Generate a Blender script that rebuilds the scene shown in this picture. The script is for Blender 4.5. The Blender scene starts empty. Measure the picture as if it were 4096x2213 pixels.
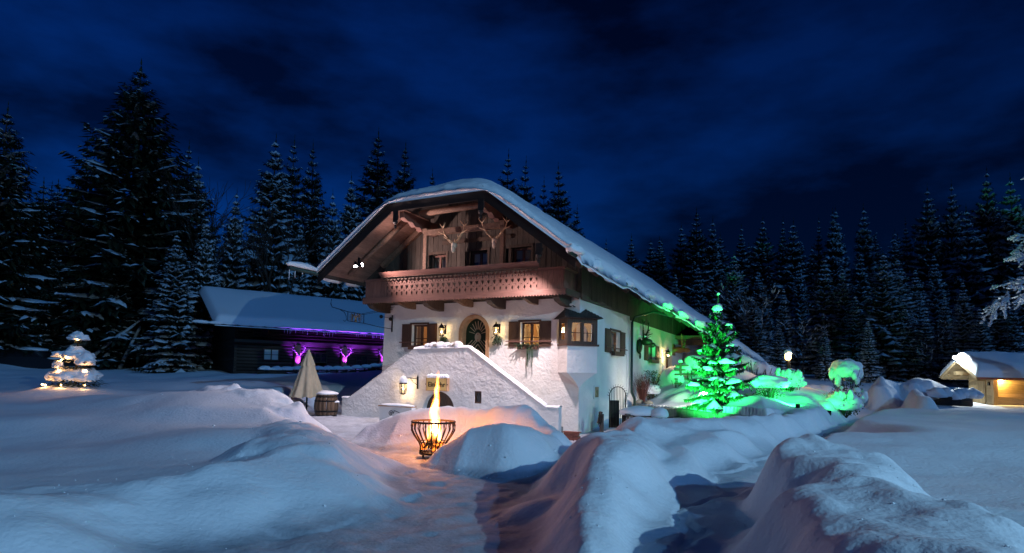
import bpy, bmesh, math, random
import numpy as np
from math import sin, cos, pi, radians, sqrt, atan2, exp, floor
from mathutils import Vector, Matrix, noise
from mathutils.geometry import tessellate_polygon

# ------------------------------------------------------------------ camera, sky, moon, exposure
S = bpy.context.scene
COL = S.collection
cd = bpy.data.cameras.new('camera'); cam = bpy.data.objects.new('camera', cd); COL.objects.link(cam)
cd.sensor_width = 36; cd.lens = 20.962; cd.shift_y = 0.06556; cd.clip_start = .1; cd.clip_end = 2000
cam.matrix_world = Matrix.Translation((0, 0, 2.0)) @ Matrix.Rotation(pi/2+radians(3), 4, 'X') @ Matrix.Rotation(radians(1.2), 4, 'Z')
S.camera = cam
S.view_settings.view_transform = 'Standard'; S.view_settings.look = 'None'
S.view_settings.exposure = 0; S.view_settings.gamma = 1
S.render.engine = 'CYCLES'
S.cycles.use_denoising = True
S.cycles.max_bounces = 6; S.cycles.diffuse_bounces = 3; S.cycles.glossy_bounces = 2
S.cycles.transparent_max_bounces = 10; S.cycles.sample_clamp_indirect = 3.0
S.cycles.caustics_reflective = False; S.cycles.caustics_refractive = False

MOON_AZ = Vector((.74, -.67)); MOON_EL = radians(28)
world = bpy.data.worlds.new('World'); S.world = world; world.use_nodes = True
wt = world.node_tree; wn = wt.nodes; wl = wt.links
for n in list(wn): wn.remove(n)
def N(t, typ, **kw):
    n = t.nodes.new(typ)
    for k, v in kw.items(): setattr(n, k, v)
    return n
def sky():
    out = N(wt, 'ShaderNodeOutputWorld'); bg = N(wt, 'ShaderNodeBackground')
    st = N(wt, 'ShaderNodeTexSky', sky_type='NISHITA', sun_disc=False)
    st.sun_elevation = radians(2); st.sun_rotation = radians(130)
    st.altitude = 900; st.air_density = 1.0; st.dust_density = .2; st.ozone_density = 6
    geo = N(wt, 'ShaderNodeTexCoord')
    mp = N(wt, 'ShaderNodeMapping'); mp.inputs['Scale'].default_value = (1, 1, 2.6)
    mp.inputs['Location'].default_value = (8.5, 4.8, 11.5)
    ns = N(wt, 'ShaderNodeTexNoise'); ns.inputs['Scale'].default_value = 2.3; ns.inputs['Detail'].default_value = 6; ns.inputs['Roughness'].default_value = .55
    rp = N(wt, 'ShaderNodeValToRGB')
    rp.color_ramp.elements[0].position = .40; rp.color_ramp.elements[0].color = (.42, .44, .48, 1)
    rp.color_ramp.elements[1].position = .62; rp.color_ramp.elements[1].color = (2.2, 2.3, 2.5, 1)
    hs = N(wt, 'ShaderNodeMix', data_type='RGBA', blend_type='MULTIPLY'); hs.inputs[0].default_value = 1
    tint = N(wt, 'ShaderNodeMix', data_type='RGBA', blend_type='MULTIPLY'); tint.inputs[0].default_value = 1
    tint.inputs[7].default_value = SKY_TINT
    wl.new(geo.outputs['Generated'], mp.inputs['Vector']); wl.new(mp.outputs[0], ns.inputs['Vector'])
    wl.new(ns.outputs['Fac'], rp.inputs[0]); wl.new(st.outputs[0], hs.inputs[6]); wl.new(rp.outputs[0], hs.inputs[7])
    wl.new(hs.outputs[2], tint.inputs[6]); wl.new(tint.outputs[2], bg.inputs['Color'])
    bg.inputs['Strength'].default_value = SKY_STR
    wl.new(bg.outputs[0], out.inputs['Surface'])
SKY_TINT = (.5, .66, 1.0, 1); SKY_STR = .040
sky()
ld = bpy.data.lights.new('moon', 'SUN'); ld.energy = .58; ld.angle = radians(.6); ld.color = (.11, .42, 1)
moon = bpy.data.objects.new('moon', ld); COL.objects.link(moon)
_d = Vector((MOON_AZ.x*cos(MOON_EL), MOON_AZ.y*cos(MOON_EL), sin(MOON_EL)))
moon.rotation_euler = _d.to_track_quat('Z', 'Y').to_euler()

# ------------------------------------------------------------------ helpers
R_ = random.Random(7)
def tag(o, label=None, cat=None, group=None, kind=None):
    if label: o['label'] = label
    if cat: o['category'] = cat
    if group: o['group'] = group
    if kind: o['kind'] = kind
    return o
def empty(name, loc=(0, 0, 0), rz=0, parent=None, label=None, cat=None, group=None):
    o = bpy.data.objects.new(name, None); COL.objects.link(o); o.location = loc; o.rotation_euler = (0, 0, rz)
    o.empty_display_size = .2
    if parent: o.parent = parent
    return tag(o, label, cat, group)
def copy_tree(o, parent=None):
    c = o.copy(); COL.objects.link(c)
    if parent: c.parent = parent
    for ch in list(o.children): copy_tree(ch, c)
    return c
def inst(src, name, parent=None, loc=(0, 0, 0), rot=None, scale=None):
    o = bpy.data.objects.new(name, src.data); COL.objects.link(o); o.location = loc
    if rot: o.rotation_euler = rot
    if scale: o.scale = scale
    if parent: o.parent = parent
    return o
def light(name, typ, loc, color, power, parent=None, size=.05, target=None, cone=None, blend=.4):
    d = bpy.data.lights.new(name, typ); d.energy = power; d.color = color; d.shadow_soft_size = size
    if typ == 'SPOT':
        d.spot_size = radians(cone or 90); d.spot_blend = blend
    o = bpy.data.objects.new(name, d); COL.objects.link(o); o.location = loc
    if target is not None:
        o.rotation_euler = (Vector(loc)-Vector(target)).to_track_quat('Z', 'Y').to_euler()
    if parent: o.parent = parent
    return o

_ico = {}
def ico(sub):
    if sub not in _ico:
        bm = bmesh.new(); bmesh.ops.create_icosphere(bm, subdivisions=sub, radius=1)
        bm.verts.ensure_lookup_table()
        _ico[sub] = ([v.co.copy() for v in bm.verts], [[v.index for v in f.verts] for f in bm.faces]); bm.free()
    return _ico[sub]
class MB:
    def __init__(s): s.v = []; s.f = []
    def add(s, vs, fs, M=None):
        k = len(s.v)
        s.v += [tuple(M @ Vector(p)) for p in vs] if M else [tuple(p) for p in vs]
        s.f += [tuple(i+k for i in f) for f in fs]
        return s
    def box(s, x0, x1, y0, y1, z0, z1, M=None):
        if x0 > x1: x0, x1 = x1, x0
        if y0 > y1: y0, y1 = y1, y0
        if z0 > z1: z0, z1 = z1, z0
        return s.add([(x0,y0,z0),(x1,y0,z0),(x1,y1,z0),(x0,y1,z0),(x0,y0,z1),(x1,y0,z1),(x1,y1,z1),(x0,y1,z1)],
                     [(0,3,2,1),(4,5,6,7),(0,1,5,4),(1,2,6,5),(2,3,7,6),(3,0,4,7)], M)
    def tube(s, pts, r, n=6, caps=True):
        pts = [Vector(p) for p in pts]; rs = r if isinstance(r, (list, tuple)) else [r]*len(pts)
        k = len(s.v); up = Vector((0, 0, 1)); m = len(pts)
        for i, p in enumerate(pts):
            t = (pts[min(i+1, m-1)]-pts[max(i-1, 0)])
            if t.length < 1e-9: t = up.copy()
            t.normalize()
            a = t.cross(up)
            if a.length < .05: a = t.cross(Vector((1, 0, 0)))
            a.normalize(); b = a.cross(t)
            for j in range(n):
                an = 2*pi*j/n; s.v.append(tuple(p+(a*cos(an)+b*sin(an))*rs[i]))
        for i in range(m-1):
            for j in range(n):
                s.f.append((k+i*n+j, k+i*n+(j+1) % n, k+(i+1)*n+(j+1) % n, k+(i+1)*n+j))
        if caps:
            s.f.append(tuple(k+j for j in range(n))[::-1]); s.f.append(tuple(k+(m-1)*n+j for j in range(n)))
        return s
    def bar(s, p, q, w, h, up=(0, 0, 1)):
        p, q = Vector(p), Vector(q); t = (q-p).normalized(); a = t.cross(Vector(up))
        if a.length < .01: a = t.cross(Vector((1, 0, 0)))
        a.normalize(); b = a.cross(t)
        c = [p-a*w/2-b*h/2, p+a*w/2-b*h/2, p+a*w/2+b*h/2, p-a*w/2+b*h/2]
        d = [x+(q-p) for x in c]
        return s.add(c+d, [(0,1,2,3)[::-1],(4,5,6,7),(0,1,5,4)[::-1],(1,2,6,5)[::-1],(2,3,7,6)[::-1],(3,0,4,7)[::-1]])
    def lathe(s, prof, n=16, c=(0, 0, 0), cap=True):
        k = len(s.v)
        for r, z in prof:
            for j in range(n):
                a = 2*pi*j/n; s.v.append((c[0]+r*cos(a), c[1]+r*sin(a), c[2]+z))
        for i in range(len(prof)-1):
            for j in range(n):
                s.f.append((k+i*n+j, k+i*n+(j+1) % n, k+(i+1)*n+(j+1) % n, k+(i+1)*n+j))
        if cap:
            s.f.append(tuple(k+j for j in range(n))[::-1]); s.f.append(tuple(k+(len(prof)-1)*n+j for j in range(n)))
        return s
    def plate(s, outer, holes, t, ax='xz', c0=0.):
        # outline (a, b) extruded from c0 to c0+t along the third axis
        loops = [list(outer)]+[list(h) for h in holes]
        mp = {'xz': lambda a, b, c: (a, c, b), 'yz': lambda a, b, c: (c, a, b), 'xy': lambda a, b, c: (a, b, c)}[ax]
        flat = [p for l in loops for p in l]; k = len(s.v); n = len(flat)
        s.v += [mp(a, b, c0) for a, b in flat]+[mp(a, b, c0+t) for a, b in flat]
        for tri in tessellate_polygon([[Vector((a, b, 0)) for a, b in l] for l in loops]):
            s.f.append(tuple(k+i for i in tri)); s.f.append(tuple(k+n+i for i in reversed(tri)))
        o = 0
        for l in loops:
            m = len(l)
            for i in range(m): s.f.append((k+o+i, k+o+(i+1) % m, k+n+o+(i+1) % m, k+n+o+i))
            o += m
        return s
    def blob(s, c, r, seed=0, sub=2, amp=.22, fr=1.3, flat=.35):
        vs, fs = ico(sub); c = Vector(c); off = Vector((seed*7.31, seed*3.7, seed*1.93)); out = []
        for p in vs:
            d = 1+amp*noise.noise(p*fr+off)+amp*.5*noise.noise(p*fr*2.3+off)
            q = p*d
            if q.z < -flat: q.z = -flat+(q.z+flat)*.15
            out.append((c.x+q.x*r[0], c.y+q.y*r[1], c.z+q.z*r[2]))
        return s.add(out, fs)
    def build(s, name, mat, parent=None, smooth=False, loc=None, fix=True, kind=None):
        me = bpy.data.meshes.new(name); me.from_pydata(s.v, [], s.f)
        if fix:
            bm = bmesh.new(); bm.from_mesh(me); bmesh.ops.recalc_face_normals(bm, faces=bm.faces); bm.to_mesh(me); bm.free()
        if smooth: me.polygons.foreach_set('use_smooth', [True]*len(me.polygons))
        me.materials.append(mat); me.update()
        o = bpy.data.objects.new(name, me); COL.objects.link(o)
        if parent: o.parent = parent
        if loc: o.location = loc
        if kind: o['kind'] = kind
        return o
def thing(mb, name, mat, label, cat, group=None, loc=None, smooth=False):
    return tag(mb.build(name, mat, None, smooth, loc), label, cat, group)

# ------------------------------------------------------------------ materials
def mat(name, col, rough=.7, bump=0, bscale=20, var=.0, vscale=6, stretch=(1, 1, 1), rand=0., metal=0., spec=.3, emit=None, estr=0, coords='Object', bdet=6, bdist=.02, bump2=0, bscale2=3):
    m = bpy.data.materials.new(name); m.use_nodes = True; t = m.node_tree; b = t.nodes['Principled BSDF']; L = t.links
    b.inputs['Roughness'].default_value = rough; b.inputs['Metallic'].default_value = metal
    b.inputs['Specular IOR Level'].default_value = spec
    b.inputs['Base Color'].default_value = (*col, 1)
    tc = N(t, 'ShaderNodeTexCoord'); mp = N(t, 'ShaderNodeMapping'); mp.inputs['Scale'].default_value = stretch
    L.new(tc.outputs[coords], mp.inputs['Vector'])
    last = None
    if var or rand:
        hsv = N(t, 'ShaderNodeHueSaturation'); hsv.inputs['Color'].default_value = (*col, 1)
        ad = N(t, 'ShaderNodeMath', operation='ADD'); ad.inputs[0].default_value = 1-var/2-rand/2; ad.inputs[1].default_value = 0
        if var:
            ns = N(t, 'ShaderNodeTexNoise'); ns.inputs['Scale'].default_value = vscale; ns.inputs['Detail'].default_value = 5
            L.new(mp.outputs[0], ns.inputs['Vector'])
            mr = N(t, 'ShaderNodeMapRange'); mr.inputs[1].default_value = .3; mr.inputs[2].default_value = .7; mr.inputs[3].default_value = 1-var-rand/2; mr.inputs[4].default_value = 1+var-rand/2
            L.new(ns.outputs['Fac'], mr.inputs[0]); L.new(mr.outputs[0], ad.inputs[0])
        if rand:
            oi = N(t, 'ShaderNodeObjectInfo'); mu = N(t, 'ShaderNodeMath', operation='MULTIPLY'); mu.inputs[1].default_value = rand
            L.new(oi.outputs['Random'], mu.inputs[0]); L.new(mu.outputs[0], ad.inputs[1])
        L.new(ad.outputs[0], hsv.inputs['Value']); L.new(hsv.outputs[0], b.inputs['Base Color'])
    if bump:
        ns = N(t, 'ShaderNodeTexNoise'); ns.inputs['Scale'].default_value = bscale; ns.inputs['Detail'].default_value = bdet
        L.new(mp.outputs[0], ns.inputs['Vector'])
        bp = N(t, 'ShaderNodeBump'); bp.inputs['Strength'].default_value = bump; bp.inputs['Distance'].default_value = bdist
        L.new(ns.outputs['Fac'], bp.inputs['Height']); L.new(bp.outputs[0], b.inputs['Normal'])
        if bump2:
            n2 = N(t, 'ShaderNodeTexNoise'); n2.inputs['Scale'].default_value = bscale2; n2.inputs['Detail'].default_value = 3; n2.inputs['Distortion'].default_value = .6
            b2 = N(t, 'ShaderNodeBump'); b2.inputs['Strength'].default_value = bump2; b2.inputs['Distance'].default_value = .06
            L.new(mp.outputs[0], n2.inputs['Vector']); L.new(n2.outputs['Fac'], b2.inputs['Height']); L.new(b2.outputs[0], bp.inputs['Normal'])
    if emit:
        b.inputs['Emission Color'].default_value = (*emit, 1); b.inputs['Emission Strength'].default_value = estr
    return m
def glass_mat(name, tint=(1, 1, 1), gl=.08):
    m = bpy.data.materials.new(name); m.use_nodes = True; t = m.node_tree; t.nodes.clear()
    o = N(t, 'ShaderNodeOutputMaterial'); mx = N(t, 'ShaderNodeMixShader'); mx.inputs[0].default_value = gl
    tr = N(t, 'ShaderNodeBsdfTransparent'); tr.inputs[0].default_value = (*tint, 1)
    g = N(t, 'ShaderNodeBsdfGlossy'); g.inputs['Roughness'].default_value = .05
    t.links.new(tr.outputs[0], mx.inputs[1]); t.links.new(g.outputs[0], mx.inputs[2]); t.links.new(mx.outputs[0], o.inputs[0])
    return m
M = dict(
    snow=mat('snow', (.82, .85, .9), .75, .5, 16, spec=.08, bdet=10, bdist=.03, bump2=.35, bscale2=2.2, coords='Object'),
    snow_rough=mat('snow_trodden', (.50, .50, .54), .6, .9, 14, var=.06, vscale=3, bdet=9, bdist=.05, bump2=.5, bscale2=4),
    snow_cap=mat('snow_cap', (.83, .86, .9), .55, .45, 14, bdet=6, bdist=.03),
    plaster=mat('plaster', (.76, .75, .73), .85, .75, 11, var=.08, vscale=1.1, bdet=7, bdist=.03, bump2=.6, bscale2=3.2, spec=.15),
    plaster_smooth=mat('plaster_smooth', (.74, .73, .71), .85, .3, 14, bdist=.01, spec=.15),
    wood_grey=mat('wood_grey', (.078, .068, .058), .8, .7, 10, var=.4, vscale=5, stretch=(9, 9, .7), rand=.6, bdist=.012),
    wood_dark=mat('wood_weathered', (.085, .062, .048), .8, .6, 10, var=.35, vscale=5, stretch=(9, 9, .7), rand=.5, bdist=.01),
    wood_dark_x=mat('wood_weathered_lying', (.085, .062, .048), .8, .6, 10, var=.35, vscale=5, stretch=(.7, 9, 9), rand=.5, bdist=.01),
    wood_red=mat('wood_balcony', (.15, .078, .062), .7, .5, 10, var=.25, vscale=5, stretch=(8, 8, .8), rand=.3, bdist=.008),
    wood_red_x=mat('wood_rail', (.15, .075, .06), .7, .5, 10, var=.22, vscale=4, stretch=(.7, 8, 8), rand=.15, bdist=.008),
    wood_soffit=mat('wood_soffit', (.21, .125, .095), .75, .5, 10, var=.25, vscale=5, stretch=(8, .8, 8), rand=.35, bdist=.008),
    wood_log=mat('wood_log', (.19, .12, .085), .75, .6, 9, var=.3, vscale=4, stretch=(4, 4, 4), bdist=.01),
    wood_black=mat('wood_black', (.016, .013, .012), .6, .3, 12, var=.3, stretch=(1, 8, 8), bdist=.005),
    wood_shutter=mat('wood_shutter', (.085, .045, .03), .6, .35, 12, var=.2, vscale=6, stretch=(8, 8, .8), bdist=.004),
    wood_barn=mat('wood_barn', (.05, .034, .026), .8, .6, 10, var=.35, vscale=5, stretch=(.6, 8, 8), rand=.5, bdist=.012),
    wood_hut=mat('wood_hut', (.33, .23, .12), .7, .5, 9, var=.3, vscale=4, stretch=(.6, 9, 9), rand=.45, bdist=.008),
    wood_hut_z=mat('wood_hut_upright', (.33, .23, .12), .7, .5, 9, var=.3, vscale=4, stretch=(9, 9, .6), rand=.45, bdist=.008),
    wood_barrel=mat('wood_barrel', (.11, .07, .045), .7, .5, 10, var=.3, vscale=5, stretch=(8, 8, .7), rand=.4, bdist=.006),
    stone=mat('stone', (.24, .22, .19), .85, .9, 14, var=.25, vscale=5, rand=.3, bdist=.03),
    sandstone=mat('sandstone', (.42, .25, .14), .8, .4, 18, var=.15, bdist=.01),
    iron=mat('iron', (.012, .012, .013), .45, .3, 30, metal=.6, bdist=.003),
    iron_hot=mat('iron_basket', (.035, .022, .016), .6, .4, 30, metal=.4, bdist=.003),
    gilt=mat('gilt', (.45, .29, .12), .4, metal=.8),
    green_paint=mat('green_paint', (.012, .035, .018), .45, .2, 12, stretch=(6, 6, .8), bdist=.003),
    cream_paint=mat('cream_paint', (.5, .42, .3), .6),
    copper=mat('copper_pipe', (.03, .055, .05), .4, metal=.5),
    shingle=mat('shingle', (.045, .04, .036), .85, .7, 18, var=.3, rand=.5, bdist=.012),
    bark=mat('bark', (.055, .042, .034), .9, .8, 12, var=.3, stretch=(3, 3, .7), bdist=.03),
    needle=mat('needle', (.017, .032, .019), .65, 0, var=.3, vscale=2, rand=.3),
    needle_hero=mat('needle_garden', (.045, .095, .045), .6, 0, var=.3, vscale=6),
    leaf=mat('leaf', (.03, .055, .025), .55, var=.3, vscale=8),
    redtwig=mat('redtwig', (.13, .045, .035), .7),
    canvas=mat('canvas', (.62, .50, .34), .9, .4, 30, var=.08, vscale=4, bdist=.004),
    antler=mat('antler', (.52, .36, .22), .6, .3, 30, var=.25, vscale=10, bdist=.004),
    bone=mat('bone', (.62, .55, .44), .6, .3, 20, bdist=.004),
    bronze=mat('bronze', (.035, .026, .02), .45, .4, 18, metal=.5, bdist=.01),
    deerwood=mat('deer_carving', (.30, .19, .085), .6, .4, 18, bdist=.01),
    curtain=mat('curtain', (.38, .32, .22), .9, .3, 30, stretch=(6, 6, 1), bdist=.004),
    room=mat('room', (.55, .36, .17), .8),
    blind=mat('blind', (.5, .56, .48), .7),
    lampshade=mat('lampshade', (.9, .85, .7), .6, emit=(1, .72, .38), estr=3.2),
    bulb=mat('bulb', (1, .9, .7), .5, emit=(1, .74, .36), estr=40),
    bulb_small=mat('bulb_small', (1, .9, .7), .5, emit=(1, .62, .25), estr=22),
    globe=mat('globe', (1, .9, .7), .5, emit=(1, .58, .2), estr=7),
    flood_lens=mat('flood_lens', (1, 1, 1), .4, emit=(1, .93, .92), estr=60),
    flood_cold=mat('flood_cold', (1, 1, 1), .4, emit=(.82, .95, 1), estr=90),
    ledgreen=mat('led_green', (.2, 1, .4), .4, emit=(.05, 1, .2), estr=10),
    ledpurple=mat('led_purple', (.6, .2, 1), .4, emit=(.45, .08, 1), estr=10),
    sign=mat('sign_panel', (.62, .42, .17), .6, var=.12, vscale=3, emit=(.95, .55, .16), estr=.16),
    ink=mat('ink', (.015, .011, .008), .6),
    ember=mat('ember', (.05, .02, .01), .9, emit=(1, .2, .02), estr=3.0),
    charlog=mat('charred_log', (.04, .022, .012), .9, .8, 12, bdist=.02),
    carpaint=mat('car_paint', (.02, .02, .024), .3, spec=.5),
    carglass=mat('car_glass', (.012, .014, .018), .15, spec=.6),
    rubber=mat('rubber', (.015, .015, .015), .8),
    red=mat('red_lens', (.35, .02, .015), .3),
    photo=mat('photo_print', (.32, .2, .12), .6, var=.7, vscale=5),
    ice=mat('ice', (.7, .75, .82), .15, spec=.6),
    brickred=mat('brick', (.3, .1, .07), .8, .5, 14, bdist=.01),
    birch=mat('birch_bark', (.4, .4, .4), .8, .4, 10, var=.3, vscale=4, stretch=(2, 2, 1)),
    glass=glass_mat('glass'), glass_lantern=glass_mat('glass_lantern', (1, .96, .88), .05),
)

def translucent(m, f):
    t = m.node_tree; b = t.nodes['Principled BSDF']; o = [n for n in t.nodes if n.type == 'OUTPUT_MATERIAL'][0]; mx = N(t, 'ShaderNodeMixShader'); mx.inputs[0].default_value = f
    tr = N(t, 'ShaderNodeBsdfTranslucent'); tr.inputs[0].default_value = b.inputs['Base Color'].default_value; t.links.new(b.outputs[0], mx.inputs[1]); t.links.new(tr.outputs[0], mx.inputs[2]); t.links.new(mx.outputs[0], o.inputs[0])
translucent(M['curtain'], .55)
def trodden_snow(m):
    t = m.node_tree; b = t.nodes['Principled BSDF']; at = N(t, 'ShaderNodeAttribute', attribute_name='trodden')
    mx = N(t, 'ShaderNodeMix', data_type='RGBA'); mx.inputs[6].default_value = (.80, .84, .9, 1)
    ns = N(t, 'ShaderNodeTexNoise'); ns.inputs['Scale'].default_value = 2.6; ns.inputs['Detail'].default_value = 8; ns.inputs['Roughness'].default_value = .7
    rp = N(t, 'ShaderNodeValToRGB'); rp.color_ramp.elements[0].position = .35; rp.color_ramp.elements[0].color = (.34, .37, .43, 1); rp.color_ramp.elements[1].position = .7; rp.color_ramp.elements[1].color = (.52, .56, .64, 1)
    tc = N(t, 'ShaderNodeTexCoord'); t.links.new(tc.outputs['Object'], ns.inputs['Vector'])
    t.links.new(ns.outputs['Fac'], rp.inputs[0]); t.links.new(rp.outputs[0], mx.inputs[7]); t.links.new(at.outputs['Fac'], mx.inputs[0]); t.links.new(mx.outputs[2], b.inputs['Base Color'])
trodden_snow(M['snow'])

# ------------------------------------------------------------------ the snowy ground
YAW = radians(27); CX, CY = 2.3227, 20.5
def h2w(x, y): return (CX+x*cos(YAW)+y*sin(YAW), CY-x*sin(YAW)+y*cos(YAW))
def sm(e0, e1, x):
    t = np.clip((x-e0)/(e1-e0), 0, 1); return t*t*(3-2*t)
def seg_field(X, Y, pts):
    """distance to a polyline and the interpolated 3rd.. values along it"""
    best = np.full(X.shape, 1e9); vals = [np.zeros(X.shape) for _ in pts[0][2:]]
    for a, b in zip(pts[:-1], pts[1:]):
        dx, dy = b[0]-a[0], b[1]-a[1]; L2 = dx*dx+dy*dy
        t = np.clip(((X-a[0])*dx+(Y-a[1])*dy)/L2, 0, 1)
        d = np.hypot(X-a[0]-t*dx, Y-a[1]-t*dy); m = d < best
        best = np.where(m, d, best)
        for i in range(len(vals)): vals[i] = np.where(m, a[2+i]+t*(b[2+i]-a[2+i]), vals[i])
    return best, vals
def poly_sd(X, Y, P):
    d = np.full(X.shape, 1e9); ins = np.zeros(X.shape, bool); n = len(P)
    for i in range(n):
        a, b = P[i], P[(i+1) % n]; dx, dy = b[0]-a[0], b[1]-a[1]
        t = np.clip(((X-a[0])*dx+(Y-a[1])*dy)/(dx*dx+dy*dy), 0, 1)
        d = np.minimum(d, np.hypot(X-a[0]-t*dx, Y-a[1]-t*dy))
        if abs(dy) > 1e-9:
            c = ((a[1] > Y) != (b[1] > Y)) & (X < dx*(Y-a[1])/dy+a[0]); ins ^= c
    return np.where(ins, -d, d)
_rng = np.random.default_rng(5); _G = _rng.standard_normal((256, 256))
def vnoise(X, Y, sc, off=0.):
    x = X/sc+off*13.7+500; y = Y/sc+off*7.9+500
    i = np.floor(x).astype(int); j = np.floor(y).astype(int); fx = x-i; fy = y-j
    fx = fx**3*(fx*(fx*6-15)+10); fy = fy**3*(fy*(fy*6-15)+10)
    g = lambda a, b: _G[a % 256, b % 256]
    return ((g(i, j)*(1-fx)+g(i+1, j)*fx)*(1-fy)+(g(i, j+1)*(1-fx)+g(i+1, j+1)*fx)*fy)
PLAZA = [(-5.4, 1), (-4.9, 4.4), (-3.7, 6.3), (-2.3, 7.7), (-1.65, 9.0), (-2.1, 10.6), (-3.0, 12.8), (-4.1, 15.0), (-5.4, 17.0), (-7.0, 19.2), (-8.6, 22.5), (-8.3, 25.5),
         (-5, 28), (0, 26), (3.4, 21.5), (3.0, 19.5), (1.9, 17), (1.25, 14.7), (.7, 12), (.38, 9.7), (.3, 7.5), (.2, 5), (.2, 1)]
TRENCH = [(.7, 1.5, .28), (1.45, 5.2, .3), (2.6, 7.9, .32), (4.05, 10.4, .34), (8.4, 16.5, .36), (12.6, 22, .45), (16.4, 26.8, .75), (19.2, 32, 1.2), (23, 42, 2.2)]
BANKS = dict(
    fire=[(-3.75, 16.7, .55, .95), (-2.9, 16.4, .86, 1.25), (-1.7, 16.3, 1.12, 1.35), (-.5, 15.7, .98, 1.4), (.35, 15.4, 1.06, 1.25), (1.0, 14.6, .75, .9)],
    mid=[(-1.35, 13.0, .5, .7), (-.8, 12.75, .84, 1.0), (-.15, 12.7, 1.0, 1.2), (.4, 13.1, .92, 1.1), (.9, 13.9, .6, .9)],
    centre=[(.85, 4.6, .35, .55), (.9, 6.2, .66, .72), (1.2, 7.8, .98, 1.0), (1.65, 9.6, 1.1, 1.35), (2.8, 12.2, 1.12, 1.75), (4.9, 14.3, 1.02, 1.7), (7.6, 17.0, 1.0, 1.5), (10.3, 19.8, 1.12, 1.5)],
    right=[(2.2, 1.8, 1.0, 1.4), (2.7, 3.8, 1.08, 1.6), (3.2, 5.4, 1.15, 1.75), (3.75, 6.9, 1.15, 1.7), (4.6, 8.4, 1.05, 1.5)],
    left=[(-6.4, 5.0, .52, 1.7), (-5.0, 6.9, .60, 1.7), (-3.7, 8.3, .68, 1.6), (-3.3, 9.6, .80, 1.9), (-4.1, 11.5, .86, 2.1), (-4.9, 13.8, .78, 1.8), (-5.7, 15.3, .72, 1.5)],
    lit=[(-6.1, 16.4, 1.0, 1.4), (-7.4, 17.4, 1.24, 1.9), (-9.1, 18.7, 1.3, 2.2), (-11, 19.2, 1.12, 2.4)],
    heap=[(16.9, 27.6, 1.75, 1.3), (17.7, 28.5, 2.25, 1.5), (19.0, 29.6, 2.0, 1.6)],
    heap2=[(16.6, 24.2, 1.45, .9), (18.2, 27.0, 1.85, .9)],
    heap3=[(19.2, 28.6, 2.05, 1.5), (20.4, 29.0, 2.2, 1.6), (21.6, 29.6, 1.9, 1.4)],
)
WALLLINE = [(5.3, 25.9), (6.6, 23.2), (7.3, 21.2), (8.3, 19.4)]
GARDEN = WALLLINE+[(10.6, 20.6), (13.5, 22.6), (15.4, 26), (17, 34), (17, 44), (13.5, 43)]
ROUGH = dict(fire=1.1, mid=.45, centre=.75, right=1.0, left=.9, lit=1.6, heap=1.8, heap2=1.2, heap3=2.2)
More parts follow.
